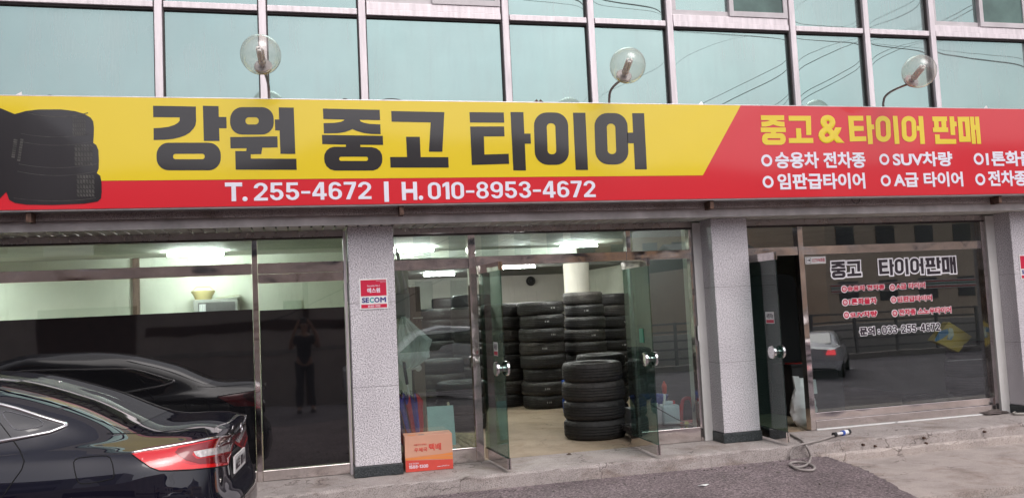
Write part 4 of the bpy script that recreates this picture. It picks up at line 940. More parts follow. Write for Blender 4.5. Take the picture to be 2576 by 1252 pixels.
# right room -----------------------------------------------------------------
tb0, tb1 = V(1985, 930, 1.0), V(2040, 930, 1.0)
t = empty('side_table', (tb0.x, 1.0, 0), 'small cloth covered table inside the right open door', 'table')
MB().box(tb0.x, tb0.x+.75, .95, 1.5, V(2000, 915, 1.0).z-.03, V(2000, 915, 1.0).z, .004).build('top', BP, t)
MB().box(tb0.x+.02, tb0.x+.73, .97, 1.48, .002, V(2000, 915, 1.0).z-.031).build('cloth', pm('dark grey cloth', (.045, .042, .045), .85, var=.2), t)
zt_ = V(2000, 915, 1.0).z
o = MB().lathe([(0, 0), (.022, 0), (.022, .10), (.012, .125), (.012, .15), (0, .15)], 16, Matrix.Translation((V(2023, 905, 1.05).x, 1.05, zt_+.001))).build('spray_can', pm('dark can', (.05, .04, .03), .3, .3), None, True, auto=40); mark(o, 'dark spray can standing on the cloth covered table', 'can')
b = MB(); xx = V(2002, 912, 1.0).x
for k in range(2): b.lathe([(.020, -.004), (.028, -.004), (.028, .004), (.020, .004)], 16, Matrix.Translation((xx+k*.055, 1.0, zt_+.006)), closed=True)
b.tube([(xx+.02, 1.02, zt_+.006), (xx-.10, 1.08, zt_+.006)], .005, 6); o = b.build('scissors', REDP, None, True); mark(o, 'red handled scissors lying on the cloth covered table', 'scissors')
bg0 = atZ(2030, 1072, .0); xx = V(2012, 1000, .28).x
o = blob('plastic_bag', BAGW, (xx+.05, .30, .265), (.185, .11, .285), .7, 5, squeeze=lambda z: .8-.25*z if z < .6 else .65-.5*(z-.6)); mark(o, 'filled white plastic bag standing inside the right window post', 'bag')
b = MB(); b.prism([Vector((xx-.055, .26, .40)), Vector((xx+.03, .26, .42)), Vector((xx+.0, .27, .57)), Vector((xx-.075, .27, .58))], (0, .02, 0)); b.prism([Vector((xx+.13, .26, .36)), Vector((xx+.22, .26, .36)), Vector((xx+.215, .27, .52)), Vector((xx+.17, .27, .53))], (0, .02, 0))
c = b.build('bag_handle', BAGW); c.parent = o
yk = .30
def YP(x, y): return V((3300+x*.567)/1.5652, (1250+y*.567)/1.5652, yk)
t = empty('cushion', YP(800, 140), 'yellow padded panel with blue and white print, tilted on the dark tyres', 'cushion')
MB().prism([YP(770, 28), YP(930, 130), YP(838, 238), YP(660, 158)], (0, .10, 0)).build('pad', pm('yellow fabric', (.55, .36, .05), .7, var=.1, bump=.2, bs=60), t)
def inp(pts, mt): MB().poly([YP(*q)+Vector((0, -.003, 0)) for q in pts]).build('print', mt, t)
inp([(700, 95), (760, 75), (770, 110), (730, 140), (680, 165), (668, 155)], pm('blue print', (.08, .22, .4), .6)); inp([(770, 70), (795, 75), (805, 120), (770, 150), (760, 130)], pm('pale print', (.6, .6, .5), .6)); inp([(765, 118), (800, 128), (785, 155), (755, 150)], pm('blue print', (.08, .22, .4), .6))
# ------------------------------------------------------------------ plates, stickers, lettering
def plate(x0, z1, w_, label):
    h_ = w_*1.09; y = -.301
    t = empty('security_plate', (x0, y, z1-h_), label, 'sign', 'security plates on the granite pillars')
    MB().box(x0, x0+w_, y-.006, y-.0005, z1-h_, z1, .001).build('plate', WP, t)
    X = lambda a: x0+a*w_
    Z = lambda a: z1-h_+a*h_
    cr_ = pm('plate crimson', (.60, .02, .06), .3, var=.02)
    MB().poly([Vector((X(a), y-.0068, Z(b))) for a, b in ((.045, .43), (.955, .43), (.955, .955), (.045, .955))]).build('red_field', cr_, t)
    MB().poly([Vector((X(a), y-.0068, Z(b))) for a, b in ((.045, .04), (.955, .04), (.955, .16), (.045, .16))]).build('red_band', cr_, t)
    def pt(s_, a0, b0, a1, b1, mt, bold=.02): return place(text_mesh(s_, bold), 'lettering', mt, t, Vector((X(a0), y-.007, Z(b0))), Vector((X(a1)-X(a0), 0, 0)), Vector((0, 0, Z(b1)-Z(b0))), NF, lift=.0005, thick=.0004)
    pt('Security No.1', .28, .72, .72, .79, WHT, .015); pt('에스원', .27, .53, .73, .69, WHT, .03); pt('1588-3112', .28, .065, .72, .13, WHT, .03)
    pt('Welcome Top Mart', .60, .90, .93, .93, WHT, .01); pt('안전의 선도', .74, .86, .93, .89, WHT, .01)
    pt('SE', .075, .215, .33, .38, NAVY, .04); pt('C', .345, .215, .50, .38, TEALI, .04); pt('O', .51, .215, .70, .38, NAVY, .04); pt('M', .72, .215, .93, .38, NAVY, .04)
p = atY(903, 701, -.301); q = atY(974, 699, -.301); plate(p.x, p.z-.002, q.x-p.x, 'red and white security plate on the granite pillar left of the entrance')
p = atY(2562, 641, -.301); plate(p.x, p.z, .262, 'red and white security plate on the far right granite pillar')
# window lettering (white rims behind coloured letters)
C3, C4, C6 = Px(2800, 800, .39932), Px(3400, 800, .39924), Px(3300, 1250, .567)
yw = -.0045
def rimtext(s_, bl, tr, mt, bold, rim):
    a = atY(*bl, yw); c = atY(*tr, yw); o0 = Vector((a.x, yw, a.z)); ux_ = Vector((c.x-a.x, 0, 0)); uz_ = Vector((0, 0, c.z-a.z))
    m1 = text_mesh(s_, bold); xs = [v.co.x for v in m1.vertices]; ys = [v.co.y for v in m1.vertices]; ref = (min(xs), max(xs), min(ys), max(ys))
    return place(text_mesh(s_, rim), 'rim', WHT, None, o0, ux_, uz_, NF, ref, .001, .0008), place(m1, 'lettering', mt, None, o0, ux_, uz_, NF, ref, .0024, .0006)
rims, crim, dark = [], [], []
for s_, bl, tr, rc in (('승용차 전차종', C3(1342, 868), C3(1708, 797), C3(1312, 845)), ('1톤화물차', C3(1360, 1003), C3(1630, 925), C3(1321, 976)), ('SUV차량', C3(1372, 1130), C3(1633, 1056), C3(1334, 1101)),
                       ('A급 타이어', C4(320, 850), C4(605, 777), C4(284, 829)), ('임판급타이어', C4(332, 977), C4(672, 900), C4(296, 950)), ('전차종 스노우타이어', C4(347, 1108), C4(862, 1016), C4(308, 1083))):
    a, b = rimtext(s_, bl, tr, CRIM, .05, .105); rims.append(a); crim.append(b)
    c = atY(*rc, yw); r_ = .034
    rims.append(ring(c.x, c.z, r_*1.25, .004, yw, WHT, .0012)); crim.append(ring(c.x, c.z, r_*1.0, r_*.50, yw, CRIM, .0026)); crim.append(ring(c.x, c.z, r_*.24, .002, yw, CRIM, .0026)); join_place(rims, 'lettering_rim', WRIM, WIN); join_place(crim, 'lettering', CRIM, WIN); rims.clear(); crim.clear()
for s_, bl, tr in (('문의 :', C6(150, 126), C6(287, 58)), ('033-255-4672', C6(307, 114), C6(706, 34))):
  a, b = rimtext(s_, bl, tr, DKINK, .06, .115); join_place([a], 'lettering_rim', WRIM, WIN); join_place([b], 'lettering', DKINK, WIN)
# the big line reuses the traced letters of the sign heading
def remap(gl, bl, tr):
    P = [[[(lambda p: (p.x, p.z))(atY(*q(x, y), YG)) for x, y in lp] for lp in loops] for q, loops in gl]
    xs = [p[0] for g in P for lp in g for p in lp]; zs = [p[1] for g in P for lp in g for p in lp]
    x0, x1, z0, z1 = min(xs), max(xs), min(zs), max(zs); a = atY(*bl, yw); c = atY(*tr, yw)
    for g in P:
        l2 = [[(a.x+(p[0]-x0)/(x1-x0)*(c.x-a.x), a.z+(p[1]-z0)/(z1-z0)*(c.z-a.z)) for p in lp] for lp in g]
        for bold, mt, lst, lift in ((.015, WHT, rims, .001), (0, DKINK, dark, .0026)):
            me = loops_mesh(l2 if not bold else l2[:1], bold)
            for v in me.vertices: v.co = Vector((v.co.x, yw-lift-(.0008*v.co.z/.015 if bold else 0), v.co.y))
            o = bpy.data.objects.new('t', me); COL.objects.link(o); lst.append(o)
for g_, bl_, tr_ in ((HEAD[:4], C3(1190, 738), C3(1470, 565)), (HEAD[4:10], C4(158, 715), C4(585, 538)), (HEAD[10:], C4(618, 702), C4(903, 525))):
    remap(g_, bl_, tr_); join_place(rims, 'lettering_rim', WRIM, WIN); join_place(dark, 'lettering', DKINK, WIN); rims.clear(); dark.clear()
a, c = atY(*C3(930, 600), yw), atY(*C3(1127, 522), yw)
st = MB().box(a.x, c.x, yw-.0015, yw-.0005, a.z, c.z).build('cctv_sticker', WP, WIN)
place(text_mesh('CCTV녹화중', .03), 'lettering', CRIM, st, Vector((a.x+(c.x-a.x)*.33, yw, a.z+(c.z-a.z)*.22)), Vector(((c.x-a.x)*.62, 0, 0)), Vector((0, 0, (c.z-a.z)*.55)), NF, lift=.002)
X = lambda k: a.x+(c.x-a.x)*k
Z = lambda k: a.z+(c.z-a.z)*k
b = MB()
for (u0, v0, u1, v1) in ((.04, .12, .055, .86), (.26, .12, .275, .86), (.056, .12, .259, .16), (.056, .82, .259, .86), (.08, .45, .13, .55), (.15, .40, .235, .62)):
    b.poly([Vector((X(u0), yw-.002, Z(v0))), Vector((X(u1), yw-.002, Z(v0))), Vector((X(u1), yw-.002, Z(v1))), Vector((X(u0), yw-.002, Z(v1)))])
b.build('camera_symbol', DKINK, st)
def door_sticker(D, u, z0, z1, wd, s_):
    dr, c_, ax, nz_, W = D; up = Vector((0, 0, 1))
    sgn = 1 if (CAM-c_).dot(nz_) > 0 else -1; n = nz_*sgn; ux_ = ax*(1 if ax.cross(up).dot(n) > 0 else -1)
    o0 = c_+ax*u-ux_*wd/2+n*.0068
    st = MB().prism([o0+up*z0, o0+up*z0+ux_*wd, o0+up*z1+ux_*wd, o0+up*z1], n*.0008).build('sticker', WP, dr)
    h = z1-z0
    MB().poly([o0+n*.0015+up*(z0+h*.05)+ux_*wd*.05, o0+n*.0015+up*(z0+h*.05)+ux_*wd*.95, o0+n*.0015+up*(z0+h*.32)+ux_*wd*.95, o0+n*.0015+up*(z0+h*.32)+ux_*wd*.05]).build('red_band', CRIM, st)
    place(text_mesh(s_, .02), 'lettering', DKINK, st, o0+up*(z0+h*.45)+ux_*wd*.1, ux_*wd*.8, up*h*.42, n, lift=.002)
    return st
door_sticker(D1, .13, 1.06, 1.19, .13, '자동문'); door_sticker(D3, .18, 1.22, 1.34, .17, '사전기능')
dr, c_, ax, nz_, W = D2
MB().obox(c_+ax*.10+nz_*(-.012 if (CAM-c_).dot(nz_) < 0 else .012)+Vector((0, 0, 1.17)), ax, nz_, (0, 0, 1), .05, .003, .07).build('sticker', GREENP, dr)
# ------------------------------------------------------------------ hose, rag, litter
H5 = Px(2800, 1250, .56726)
def hp(x, y, mode):
    q = H5(x, y)
    if mode == 's': return atZ(*q, .014)
    if mode == 'f': return atY(*q, YS-.05)
    return atZ(*q, -.118)
HP = [(540, 800, 's'), (575, 822, 's'), (625, 848, 's'), (655, 880, 'f'), (680, 930, 'f'), (690, 975, 'f'), (672, 1012, 'g'), (630, 1032, 'g'), (580, 1034, 'g'), (548, 1018, 'g'), (562, 1003, 'g'), (610, 1000, 'g'), (680, 1012, 'g'), (716, 1035, 'g'), (705, 1055, 'g'), (640, 1056, 'g'), (580, 1040, 'g'), (550, 1000, 'f'), (548, 955, 'f'), (570, 912, 'f'), (620, 880, 's'), (700, 862, 's'), (780, 842, 's'), (855, 818, 's')]
def smooth_path(pts, n=6):
    out_ = []
    for i in range(len(pts)-1):
        p0, p1, p2, p3 = pts[max(i-1, 0)], pts[i], pts[i+1], pts[min(i+2, len(pts)-1)]
        for k in range(n):
            t_ = k/n; out_.append(.5*((2*p1)+(p2-p0)*t_+(2*p0-5*p1+4*p2-p3)*t_*t_+(3*p1-p0-3*p2+p3)*t_**3))
    return out_+[pts[-1]]
t = empty('garden_hose', hp(640, 1030, 'g'), 'grey hose looped over the step below the right door', 'hose')
pts = smooth_path([hp(*q) for q in HP])
MB().tube(pts, .0115, 10).build('hose', pm('grey hose rubber', (.30, .27, .255), .5), t, True)
e = pts[-1]; d = (hp(960, 797, 's')-e); Ln = d.length; d.normalize(); Mx = Matrix.Translation(e+Vector((0, 0, .012))) @ d.to_track_quat('Z', 'Y').to_matrix().to_4x4()
nzl = MB().lathe([(0, -.01), (.02, -.01), (.022, .03), (.015, .04), (.017, Ln*.5), (.024, Ln*.55), (.026, Ln*.85), (0, Ln*.85)], 18, Mx).build('nozzle', WP, t, True, auto=40)
for z0_, z1_, r_, mt in ((-.012, .028, .024, BP), (Ln*.5, Ln*.62, .0265, BLUEP), (Ln*.86, Ln*.98, .030, BP)):
    MB().lathe([(0, z0_), (r_, z0_), (r_, z1_), (0, z1_)], 18, Mx).build('collar', mt, nzl, True, auto=40)
o = MB().tube(smooth_path([atZ(2540, 1031, .015), atZ(2556, 1034, .015), atZ(2580, 1040, .015), Vector((9.5, -.5, .015))]), .016, 10).build('pipe', pm('grey pipe', (.36, .34, .31), .5), None, True); mark(o, 'grey pipe lying on the step at the right edge', 'pipe')
p = atZ(2497, 1036, .02)
o = blob('floor_rag', pm('dirty rag', (.11, .09, .085), .9, var=.4, vs=12, bump=.5), (p.x, p.y-.02, .018), (.17, .07, .022), 1.2, 11); mark(o, 'dirty dark rag on the step below the right window end', 'rag')
for i, (px_, py_, z_, lab, mt, sz) in enumerate(((1430, 1143, .004, 'rust coloured leaf bit on the floor in front of the doorway tyres', RUST, .028), (2254, 1063, .004, 'small brown leaf on the step below the big window', RUST, .022), (1770, 1221, -.13, 'torn white paper scrap on the asphalt', WP, .05), (1150, 1200, -.0, 'tiny pale pebble at the step edge', CONC2, .012))):
    p = atZ(px_, py_, z_)
    b = MB(); n = 9; c = Vector((p.x, p.y, z_+.006)); ring_ = [c+Vector((sz*math.cos(k*.7)*R.uniform(.5, 1.2), sz*.6*math.sin(k*.7)*R.uniform(.5, 1.1), R.uniform(-.004, .008))) for k in range(n)]
    b.prism(ring_, (0, 0, .003)); o = b.build(('leaf_bit', 'leaf_bit', 'paper_scrap', 'pebble')[i], mt); mark(o, lab, ('leaf', 'leaf', 'paper', 'pebble')[i])
gb = MB(); rg = random.Random(5)
for k in range(300):
    x = rg.uniform(-.6, 4.8); y = YS-.02-abs(rg.gauss(0, .22)) if k % 3 else YS-rg.uniform(.05, 1.7); r_ = rg.uniform(.003, .011)*(1 if k % 9 else 1.6)
    z = -.135 if x < 4.85 else -.198
    c = Vector((x, y-(.06 if x > 4.9 else 0), z+r_*.4)); a = rg.uniform(0, 3)
    gb.prism([c+Vector((r_*math.cos(a+q*1.257)*rg.uniform(.6, 1.2), r_*math.sin(a+q*1.257)*rg.uniform(.6, 1.2), -r_*.4)) for q in range(5)], (rg.uniform(-.3, .3)*r_, 0, r_*rg.uniform(.6, 1.2)))
gb.build('grit', pm('grit', (.22, .19, .18), .9, var=.7, vs=40), kind='stuff')
# ------------------------------------------------------------------ black saloon car
ZG = -.25; CARX, CARY, CYAW = -.41, -1.93, rad(5)
ROWS = [
 [(.06, 0, .24), (.07, .45, .24), (.17, .74, .24), (.42, .86, .23), (.85, .88, .22), (1.3, .89, .2), (2.4, .89, .2), (3.5, .89, .2), (4.2, .87, .22), (4.58, .80, .22), (4.78, .64, .22), (4.86, .4, .22), (4.88, 0, .22)],
 [(.0, 0, .42), (.02, .45, .42), (.11, .77, .42), (.36, .895, .42), (.8, .92, .42), (1.3, .925, .42), (2.4, .92, .42), (3.5, .925, .42), (4.2, .91, .42), (4.6, .84, .42), (4.82, .66, .42), (4.9, .4, .42), (4.92, 0, .42)],
 [(.03, 0, .60), (.05, .45, .60), (.13, .78, .60), (.37, .905, .60), (.8, .932, .60), (1.3, .935, .6), (2.4, .93, .6), (3.5, .93, .6), (4.2, .91, .6), (4.6, .83, .6), (4.80, .65, .6), (4.88, .4, .6), (4.90, 0, .6)],
 [(.075, 0, .655), (.09, .45, .66), (.145, .785, .67), (.365, .908, .69), (.8, .932, .70), (1.3, .935, .69), (2.4, .93, .68), (3.5, .93, .67), (4.2, .90, .67), (4.58, .82, .67), (4.77, .64, .67), (4.86, .4, .67), (4.88, 0, .67)],
 [(.10, 0, .78), (.105, .45, .78), (.15, .765, .79), (.36, .89, .80), (.8, .922, .80), (1.3, .925, .79), (2.4, .92, .76), (3.5, .92, .74), (4.2, .88, .73), (4.55, .79, .73), (4.73, .62, .74), (4.82, .4, .75), (4.85, 0, .75)],
 [(.115, 0, .93), (.12, .45, .93), (.165, .735, .925), (.35, .855, .915), (.8, .890, .905), (1.3, .897, .89), (2.4, .895, .86), (3.3, .89, .84), (4.0, .86, .82), (4.4, .76, .81), (4.65, .58, .80), (4.75, .35, .80), (4.78, 0, .80)],
 [(.085, 0, 1.035), (.10, .42, 1.03), (.165, .685, 1.005), (.36, .80, .975), (.8, .85, .972), (1.3, .868, .962), (2.4, .872, .94), (3.2, .86, .93), (3.7, .82, .915), (4.2, .70, .87), (4.5, .52, .845), (4.62, .3, .84), (4.65, 0, .84)],
 [(.135, 0, 1.06), (.155, .42, 1.055), (.235, .64, 1.03), (.43, .735, 1.003), (.8, .805, 1.003), (1.3, .838, 1.0), (2.4, .852, .975), (3.1, .82, .96), (3.5, .75, .955), (3.9, .6, .93), (4.2, .45, .90), (4.3, .25, .89), (4.32, 0, .89)],
 [(.56, 0, 1.10), (.57, .35, 1.095), (.62, .56, 1.078), (.76, .68, 1.058), (.95, .755, 1.045), (1.35, .806, 1.025), (2.4, .836, .99), (3.0, .79, .97), (3.35, .72, .97), (3.55, .6, .985), (3.68, .4, .99), (3.74, .2, .995), (3.75, 0, .995)],
 [(1.0, 0, 1.295), (1.02, .33, 1.290), (1.07, .52, 1.270), (1.14, .625, 1.235), (1.3, .69, 1.210), (1.6, .72, 1.215), (2.4, .735, 1.235), (2.8, .72, 1.220), (3.0, .66, 1.200), (3.1, .55, 1.200), (3.18, .35, 1.220), (3.2, .18, 1.225), (3.21, 0, 1.230)],
 [(1.42, 0, 1.432), (1.44, .3, 1.428), (1.49, .48, 1.408), (1.57, .56, 1.385), (1.72, .60, 1.385), (1.95, .62, 1.405), (2.4, .64, 1.430), (2.5, .62, 1.430), (2.6, .58, 1.420), (2.68, .5, 1.415), (2.75, .33, 1.425), (2.78, .16, 1.430), (2.79, 0, 1.430)],
 [(1.72, 0, 1.487), (1.73, .15, 1.486), (1.76, .25, 1.483), (1.8, .3, 1.481), (1.9, .31, 1.485), (2.1, .31, 1.497), (2.4, .32, 1.500), (2.44, .31, 1.500), (2.49, .28, 1.497), (2.53, .22, 1.495), (2.56, .15, 1.494), (2.57, .08, 1.494), (2.58, 0, 1.494)],
 [(1.95, 0, 1.503), (1.96, .0, 1.503), (2.0, .0, 1.504), (2.05, 0, 1.505), (2.15, 0, 1.507), (2.25, 0, 1.511), (2.4, 0, 1.513), (2.42, 0, 1.512), (2.44, 0, 1.511), (2.46, 0, 1.510), (2.48, 0, 1.509), (2.49, 0, 1.508), (2.5, 0, 1.507)],
]
def cr1(p, t):
    n = len(p)-1; i = min(int(t), n-1); f = t-i
    p1, p2 = p[i], p[i+1]
    p0 = p[i-1] if i > 0 else [2*a-b for a, b in zip(p1, p2)]; p3 = p[i+2] if i+2 <= n else [2*b-a for a, b in zip(p1, p2)]
    # centripetal-like damping: limit tangents so uneven spacing does not overshoot
    d1 = math.dist(p1, p2)+1e-6; d0 = math.dist(p0, p1)+1e-6; d2 = math.dist(p2, p3)+1e-6
    out_ = []
    for a, b, c, d in zip(p0, p1, p2, p3):
        m1 = ((b-a)/d0*d1/(d0+d1)+(c-b)/d1*d0/(d0+d1))*d1; m2 = ((c-b)/d1*d2/(d1+d2)+(d-c)/d2*d1/(d1+d2))*d1
        h = f; out_.append((2*h**3-3*h*h+1)*b+(h**3-2*h*h+h)*m1+(-2*h**3+3*h*h)*c+(h**3-h*h)*m2)
    return out_
NS, NT = 150, 108
SROW = [[cr1(r_, 12*i/NS) for i in range(NS+1)] for r_ in ROWS]
def surf(i, t): return cr1([SROW[k][i] for k in range(len(ROWS))], t)
GRID = [[surf(i, 12*k/NT) for i in range(NS+1)] for k in range(NT+1)]
cyw, syw = math.cos(CYAW), math.sin(CYAW)
def car_pt(u_, v_, h_):   # +v is the camera side
    return Vector((CARX-u_*cyw-v_*syw, CARY+u_*syw-v_*cyw, ZG+h_))
CAR = empty('parked_car', car_pt(2.4, 0, 0), 'black saloon car parked in front of the dark filmed windows', 'car')
AX = [(1.17, .325, .365), (4.02, .325, .365)]
bm = bmesh.new()
def addhalf(sgn):
    vs = {}
    for k in range(NT+1):
        for i in range(NS+1):
            u_, v_, h_ = GRID[k][i]; v_ = max(v_, 0)
            for (au, ah, ar) in AX:
                if v_ > .55:
                    d = math.hypot(u_-au, h_-ah)
                    if abs(d-ar) < .024 and h_ > .2: u_, h_ = au+(u_-au)*ar/d, ah+(h_-ah)*ar/d
            vs[k, i] = bm.verts.new(car_pt(u_, v_*sgn, h_))
    for k in range(NT):
        for i in range(NS):
            c = [GRID[k+a][i+b] for a in (0, 1) for b in (0, 1)]
            mu, mv, mh = (sum(q[j] for q in c)/4 for j in range(3))
            if mv > .5 and any(math.hypot(mu-au, mh-ah) < ar-.004 for au, ah, ar in AX): continue
            q = (vs[k, i], vs[k, i+1], vs[k+1, i+1], vs[k+1, i])
            bm.faces.new(q if sgn > 0 else q[::-1])
addhalf(1); addhalf(-1)
bmesh.ops.remove_doubles(bm, verts=bm.verts[:], dist=.0015)
inner = [v for v in bm.verts if not v.is_boundary]
for _ in range(7): bmesh.ops.smooth_vert(bm, verts=inner, factor=.5, use_axis_x=True, use_axis_y=True, use_axis_z=True)
bmesh.ops.recalc_face_normals(bm, faces=bm.faces[:])
BV = BVHTree.FromBMesh(bm)
me = bpy.data.meshes.new('body'); bm.to_mesh(me); bm.free()
for p in me.polygons: p.use_smooth = True
me.materials.append(PAINT); body = bpy.data.objects.new('body', me); COL.objects.link(body); body.parent = CAR; body.matrix_parent_inverse = CAR.matrix_basis.inverted()
TINT = pm('dark car glass', (.012, .012, .014), .03, spec=.9, coat=.6, var=.02); LINE = pm('panel gap', (.002, .002, .002), .9)
def cast_px(x, y):
    d = ray(x, y).normalized(); hit = BV.ray_cast(CAM, d)
    return (hit[0], hit[1]) if hit[0] is not None else (None, None)
VDIR = (car_pt(0, 1, 0)-car_pt(0, 0, 0)).normalized(); UDIR = (car_pt(1, 0, 0)-car_pt(0, 0, 0)).normalized()
def cast_side(u_, h_, sgn=1):
    o_ = car_pt(u_, 2*sgn, h_); hit = BV.ray_cast(o_, -VDIR*sgn); return (hit[0], hit[1]) if hit[0] is not None else (None, None)
def mirror(p):
    c = car_pt(0, 0, 0); d = p-c; return p-VDIR*2*d.dot(VDIR)
P5 = Px(0, 1400, 1100/2459)
def patch(loop, name, mat, lift=.003, caster=cast_px, both=True, sub=.03, par=CAR):
    """polygon in the caster's plane, meshed finely and laid onto the body"""
    me_ = loops_mesh([loop]); b = bmesh.new(); b.from_mesh(me_); bpy.data.meshes.remove(me_)
    span = max(max(p[0] for p in loop)-min(p[0] for p in loop), max(p[1] for p in loop)-min(p[1] for p in loop))
    x0_, x1_ = min(p[0] for p in loop), max(p[0] for p in loop); y0_, y1_ = min(p[1] for p in loop), max(p[1] for p in loop)
    for k in range(1, 26):
        bmesh.ops.bisect_plane(b, geom=b.verts[:]+b.edges[:]+b.faces[:], plane_co=(x0_+(x1_-x0_)*k/26, 0, 0), plane_no=(1, 0, 0))
    for k in range(1, 14):
        bmesh.ops.bisect_plane(b, geom=b.verts[:]+b.edges[:]+b.faces[:], plane_co=(0, y0_+(y1_-y0_)*k/14, 0), plane_no=(0, 1, 0))
    bad = []
    for v in b.verts:
        p, n = caster(v.co.x, v.co.y)
        if p is None: bad.append(v); continue
        if n.dot(CAM-p) < 0 and caster is cast_px: n = -n
        v.co = p+n*lift
    bmesh.ops.delete(b, geom=bad, context='VERTS')
    if both:
        ge = bmesh.ops.duplicate(b, geom=b.verts[:]+b.edges[:]+b.faces[:])
    out_ = []
    if both:
        dv = [g for g in ge['geom'] if isinstance(g, bmesh.types.BMVert)]
        b2 = bmesh.new()
        bmesh.ops.delete(b, geom=dv, context='VERTS')
    for q in ((0, 1) if both else (0,)):
        c = b.copy()
        if q:
            for v in c.verts: v.co = mirror(v.co)
            bmesh.ops.reverse_faces(c, faces=c.faces[:])
        m_ = bpy.data.meshes.new(name); c.to_mesh(m_); c.free()
        for p in m_.polygons: p.use_smooth = True
        m_.materials.append(mat); o_ = bpy.data.objects.new(name, m_); COL.objects.link(o_); o_.parent = par
        o_.matrix_parent_inverse = CAR.matrix_basis.inverted() if par is CAR else Matrix()
        out_.append(o_)
    b.free(); return out_
def strip(pts, r_, name, mat, caster=cast_px, lift=.0, both=True, par=CAR, n=6, res=5):
    P_ = []
    for a, b in zip(pts, pts[1:]):
        for k in range(res):
            x, y = a[0]+(b[0]-a[0])*k/res, a[1]+(b[1]-a[1])*k/res; h, nn = caster(x, y)
            if h is not None: P_.append(h+nn*lift*(1 if nn.dot(CAM-h) > 0 or caster is not cast_px else -1))
    h, nn = caster(*pts[-1])
    if h is not None: P_.append(h+nn*lift*(1 if nn.dot(CAM-h) > 0 or caster is not cast_px else -1))
    if len(P_) < 2: print('STRIP FAIL', name, pts); return
    for q in ((0, 1) if both else (0,)):
        o_ = MB().tube([mirror(p) if q else p for p in P_], r_, n).build(name, mat, None, True); o_.parent = par; o_.matrix_parent_inverse = CAR.matrix_basis.inverted() if par is CAR else Matrix()
def P5l(*pts): return [P5(*p) for p in pts]
# side windows: quarter window tip as seen, the rest by side view
tipU, tipL = P5l((0, 428), (150, 466), (340, 530), (500, 578), (585, 600)), P5l((585, 615), (440, 672), (250, 708), (0, 752))
def to_uh(px_):
    p, n = cast_px(*px_)
    if p is None: return None
    d = p-car_pt(0, 0, 0); return (d.dot(UDIR), p.z-ZG)
up_ = [q for q in (to_uh(p) for p in tipU) if q]; lo_ = [q for q in (to_uh(p) for p in tipL) if q]
side = up_[::-1]+[] if False else None
print('CAR quarter window uh', [tuple(round(c, 3) for c in q) for q in up_], [tuple(round(c, 3) for c in q) for q in lo_])
fu = [(q[0], q[1]) for q in ((2.0, 1.345), (2.4, 1.36), (2.7, 1.33), (3.0, 1.22), (3.3, 1.06), (3.42, .985), (3.0, .985), (2.4, 1.0), (1.9, 1.01))]
ua = [q for q in up_ if q[0] > .9]; la = [q for q in lo_ if q[0] > .9]
win = [q for q in ua if q[0] < 1.9]; win.sort(key=lambda q: -q[0]); wl = sorted([q for q in la if q[0] < 1.85], key=lambda q: q[0])
win_loop = fu[:6]+fu[6:]+wl[::-1]+win[::-1]
patch(win_loop, 'side_window', TINT, .0025, cast_side)
chain = wl[::-1][:0]+[(1.9, 1.01)]+wl[::-1]+win[::-1]+fu[:6]
strip(fu[5:]+wl[::-1]+win[::-1]+fu[:6], .013, 'window_trim', CHROME, cast_side, .002)
# rear glass by region of the surface grid
def region(t0, t1, s0, s1, name, mat, lift):
    for_m = bmesh.new(); nS, nT_ = 40, 26; g = {}
    for a in range(-nS, nS+1):
        for b in range(nT_+1):
            s_ = s0+(s1-s0)*abs(a)/nS; t_ = t0+(t1-t0)*b/nT_
            rowp = [cr1(r_, s_) for r_ in ROWS]; u_, v_, h_ = cr1(rowp, t_)
            n_ = Vector((-.55 if s0 < 6 else .55, 0, .83)) if True else None
            g[a, b] = for_m.verts.new(car_pt(u_+n_.x*lift, (v_*(1 if a >= 0 else -1))*1.0, h_+n_.z*lift))
    for a in range(-nS, nS):
        for b in range(nT_): for_m.faces.new((g[a, b], g[a+1, b], g[a+1, b+1], g[a, b+1]))
    m_ = bpy.data.meshes.new(name); for_m.to_mesh(m_); for_m.free()
    for p in m_.polygons: p.use_smooth = True
    m_.materials.append(mat); o_ = bpy.data.objects.new(name, m_); COL.objects.link(o_); o_.parent = CAR; o_.matrix_parent_inverse = CAR.matrix_basis.inverted()
region(8.12, 9.95, 0, 2.15, 'rear_window', TINT, .005); region(8.1, 9.95, 12, 9.6, 'windscreen', TINT, .005)
# tail lamp
lamp_loop = P5l((1160, 862), (1300, 838), (1500, 806), (1700, 772), (1860, 738), (1960, 712), (2060, 690), (2050, 760), (2030, 860), (2005, 955), (1900, 975), (1700, 995), (1500, 1005), (1400, 1005), (1320, 975), (1230, 915))
LR = pm('red lamp lens', (.62, .012, .02), .08, spec=.8, coat=1, var=.04); LRD = pm('dark red lamp lens', (.22, .006, .010), .08, spec=.8, coat=1, var=.04); LC = pm('clear lamp lens', (.62, .58, .57), .12, spec=.8, coat=1, var=.35, vs=40)
tl = patch(lamp_loop, 'tail_lamp', LR, .004)
for o_ in tl: pass
def lamp_sub(loop, name, mat, lift):
    for o_, par in zip(patch(loop, name, mat, lift), tl):
        o_.parent = par; o_.matrix_parent_inverse = Matrix()
lamp_sub(P5l((1540, 850), (1570, 815), (1720, 780), (1860, 745), (1960, 716), (2050, 696), (2042, 760), (1960, 790), (1830, 812), (1700, 840), (1690, 870), (1730, 905), (1850, 890), (2020, 855), (2010, 900), (1990, 935), (1760, 950), (1640, 920), (1580, 885)), 'lens_panel', LRD, .0058)
lamp_sub(P5l((1700, 843), (1850, 812), (1960, 790), (2042, 762), (2020, 838), (1900, 865), (1760, 893), (1722, 880)), 'reverse_lens', LC, .0066)
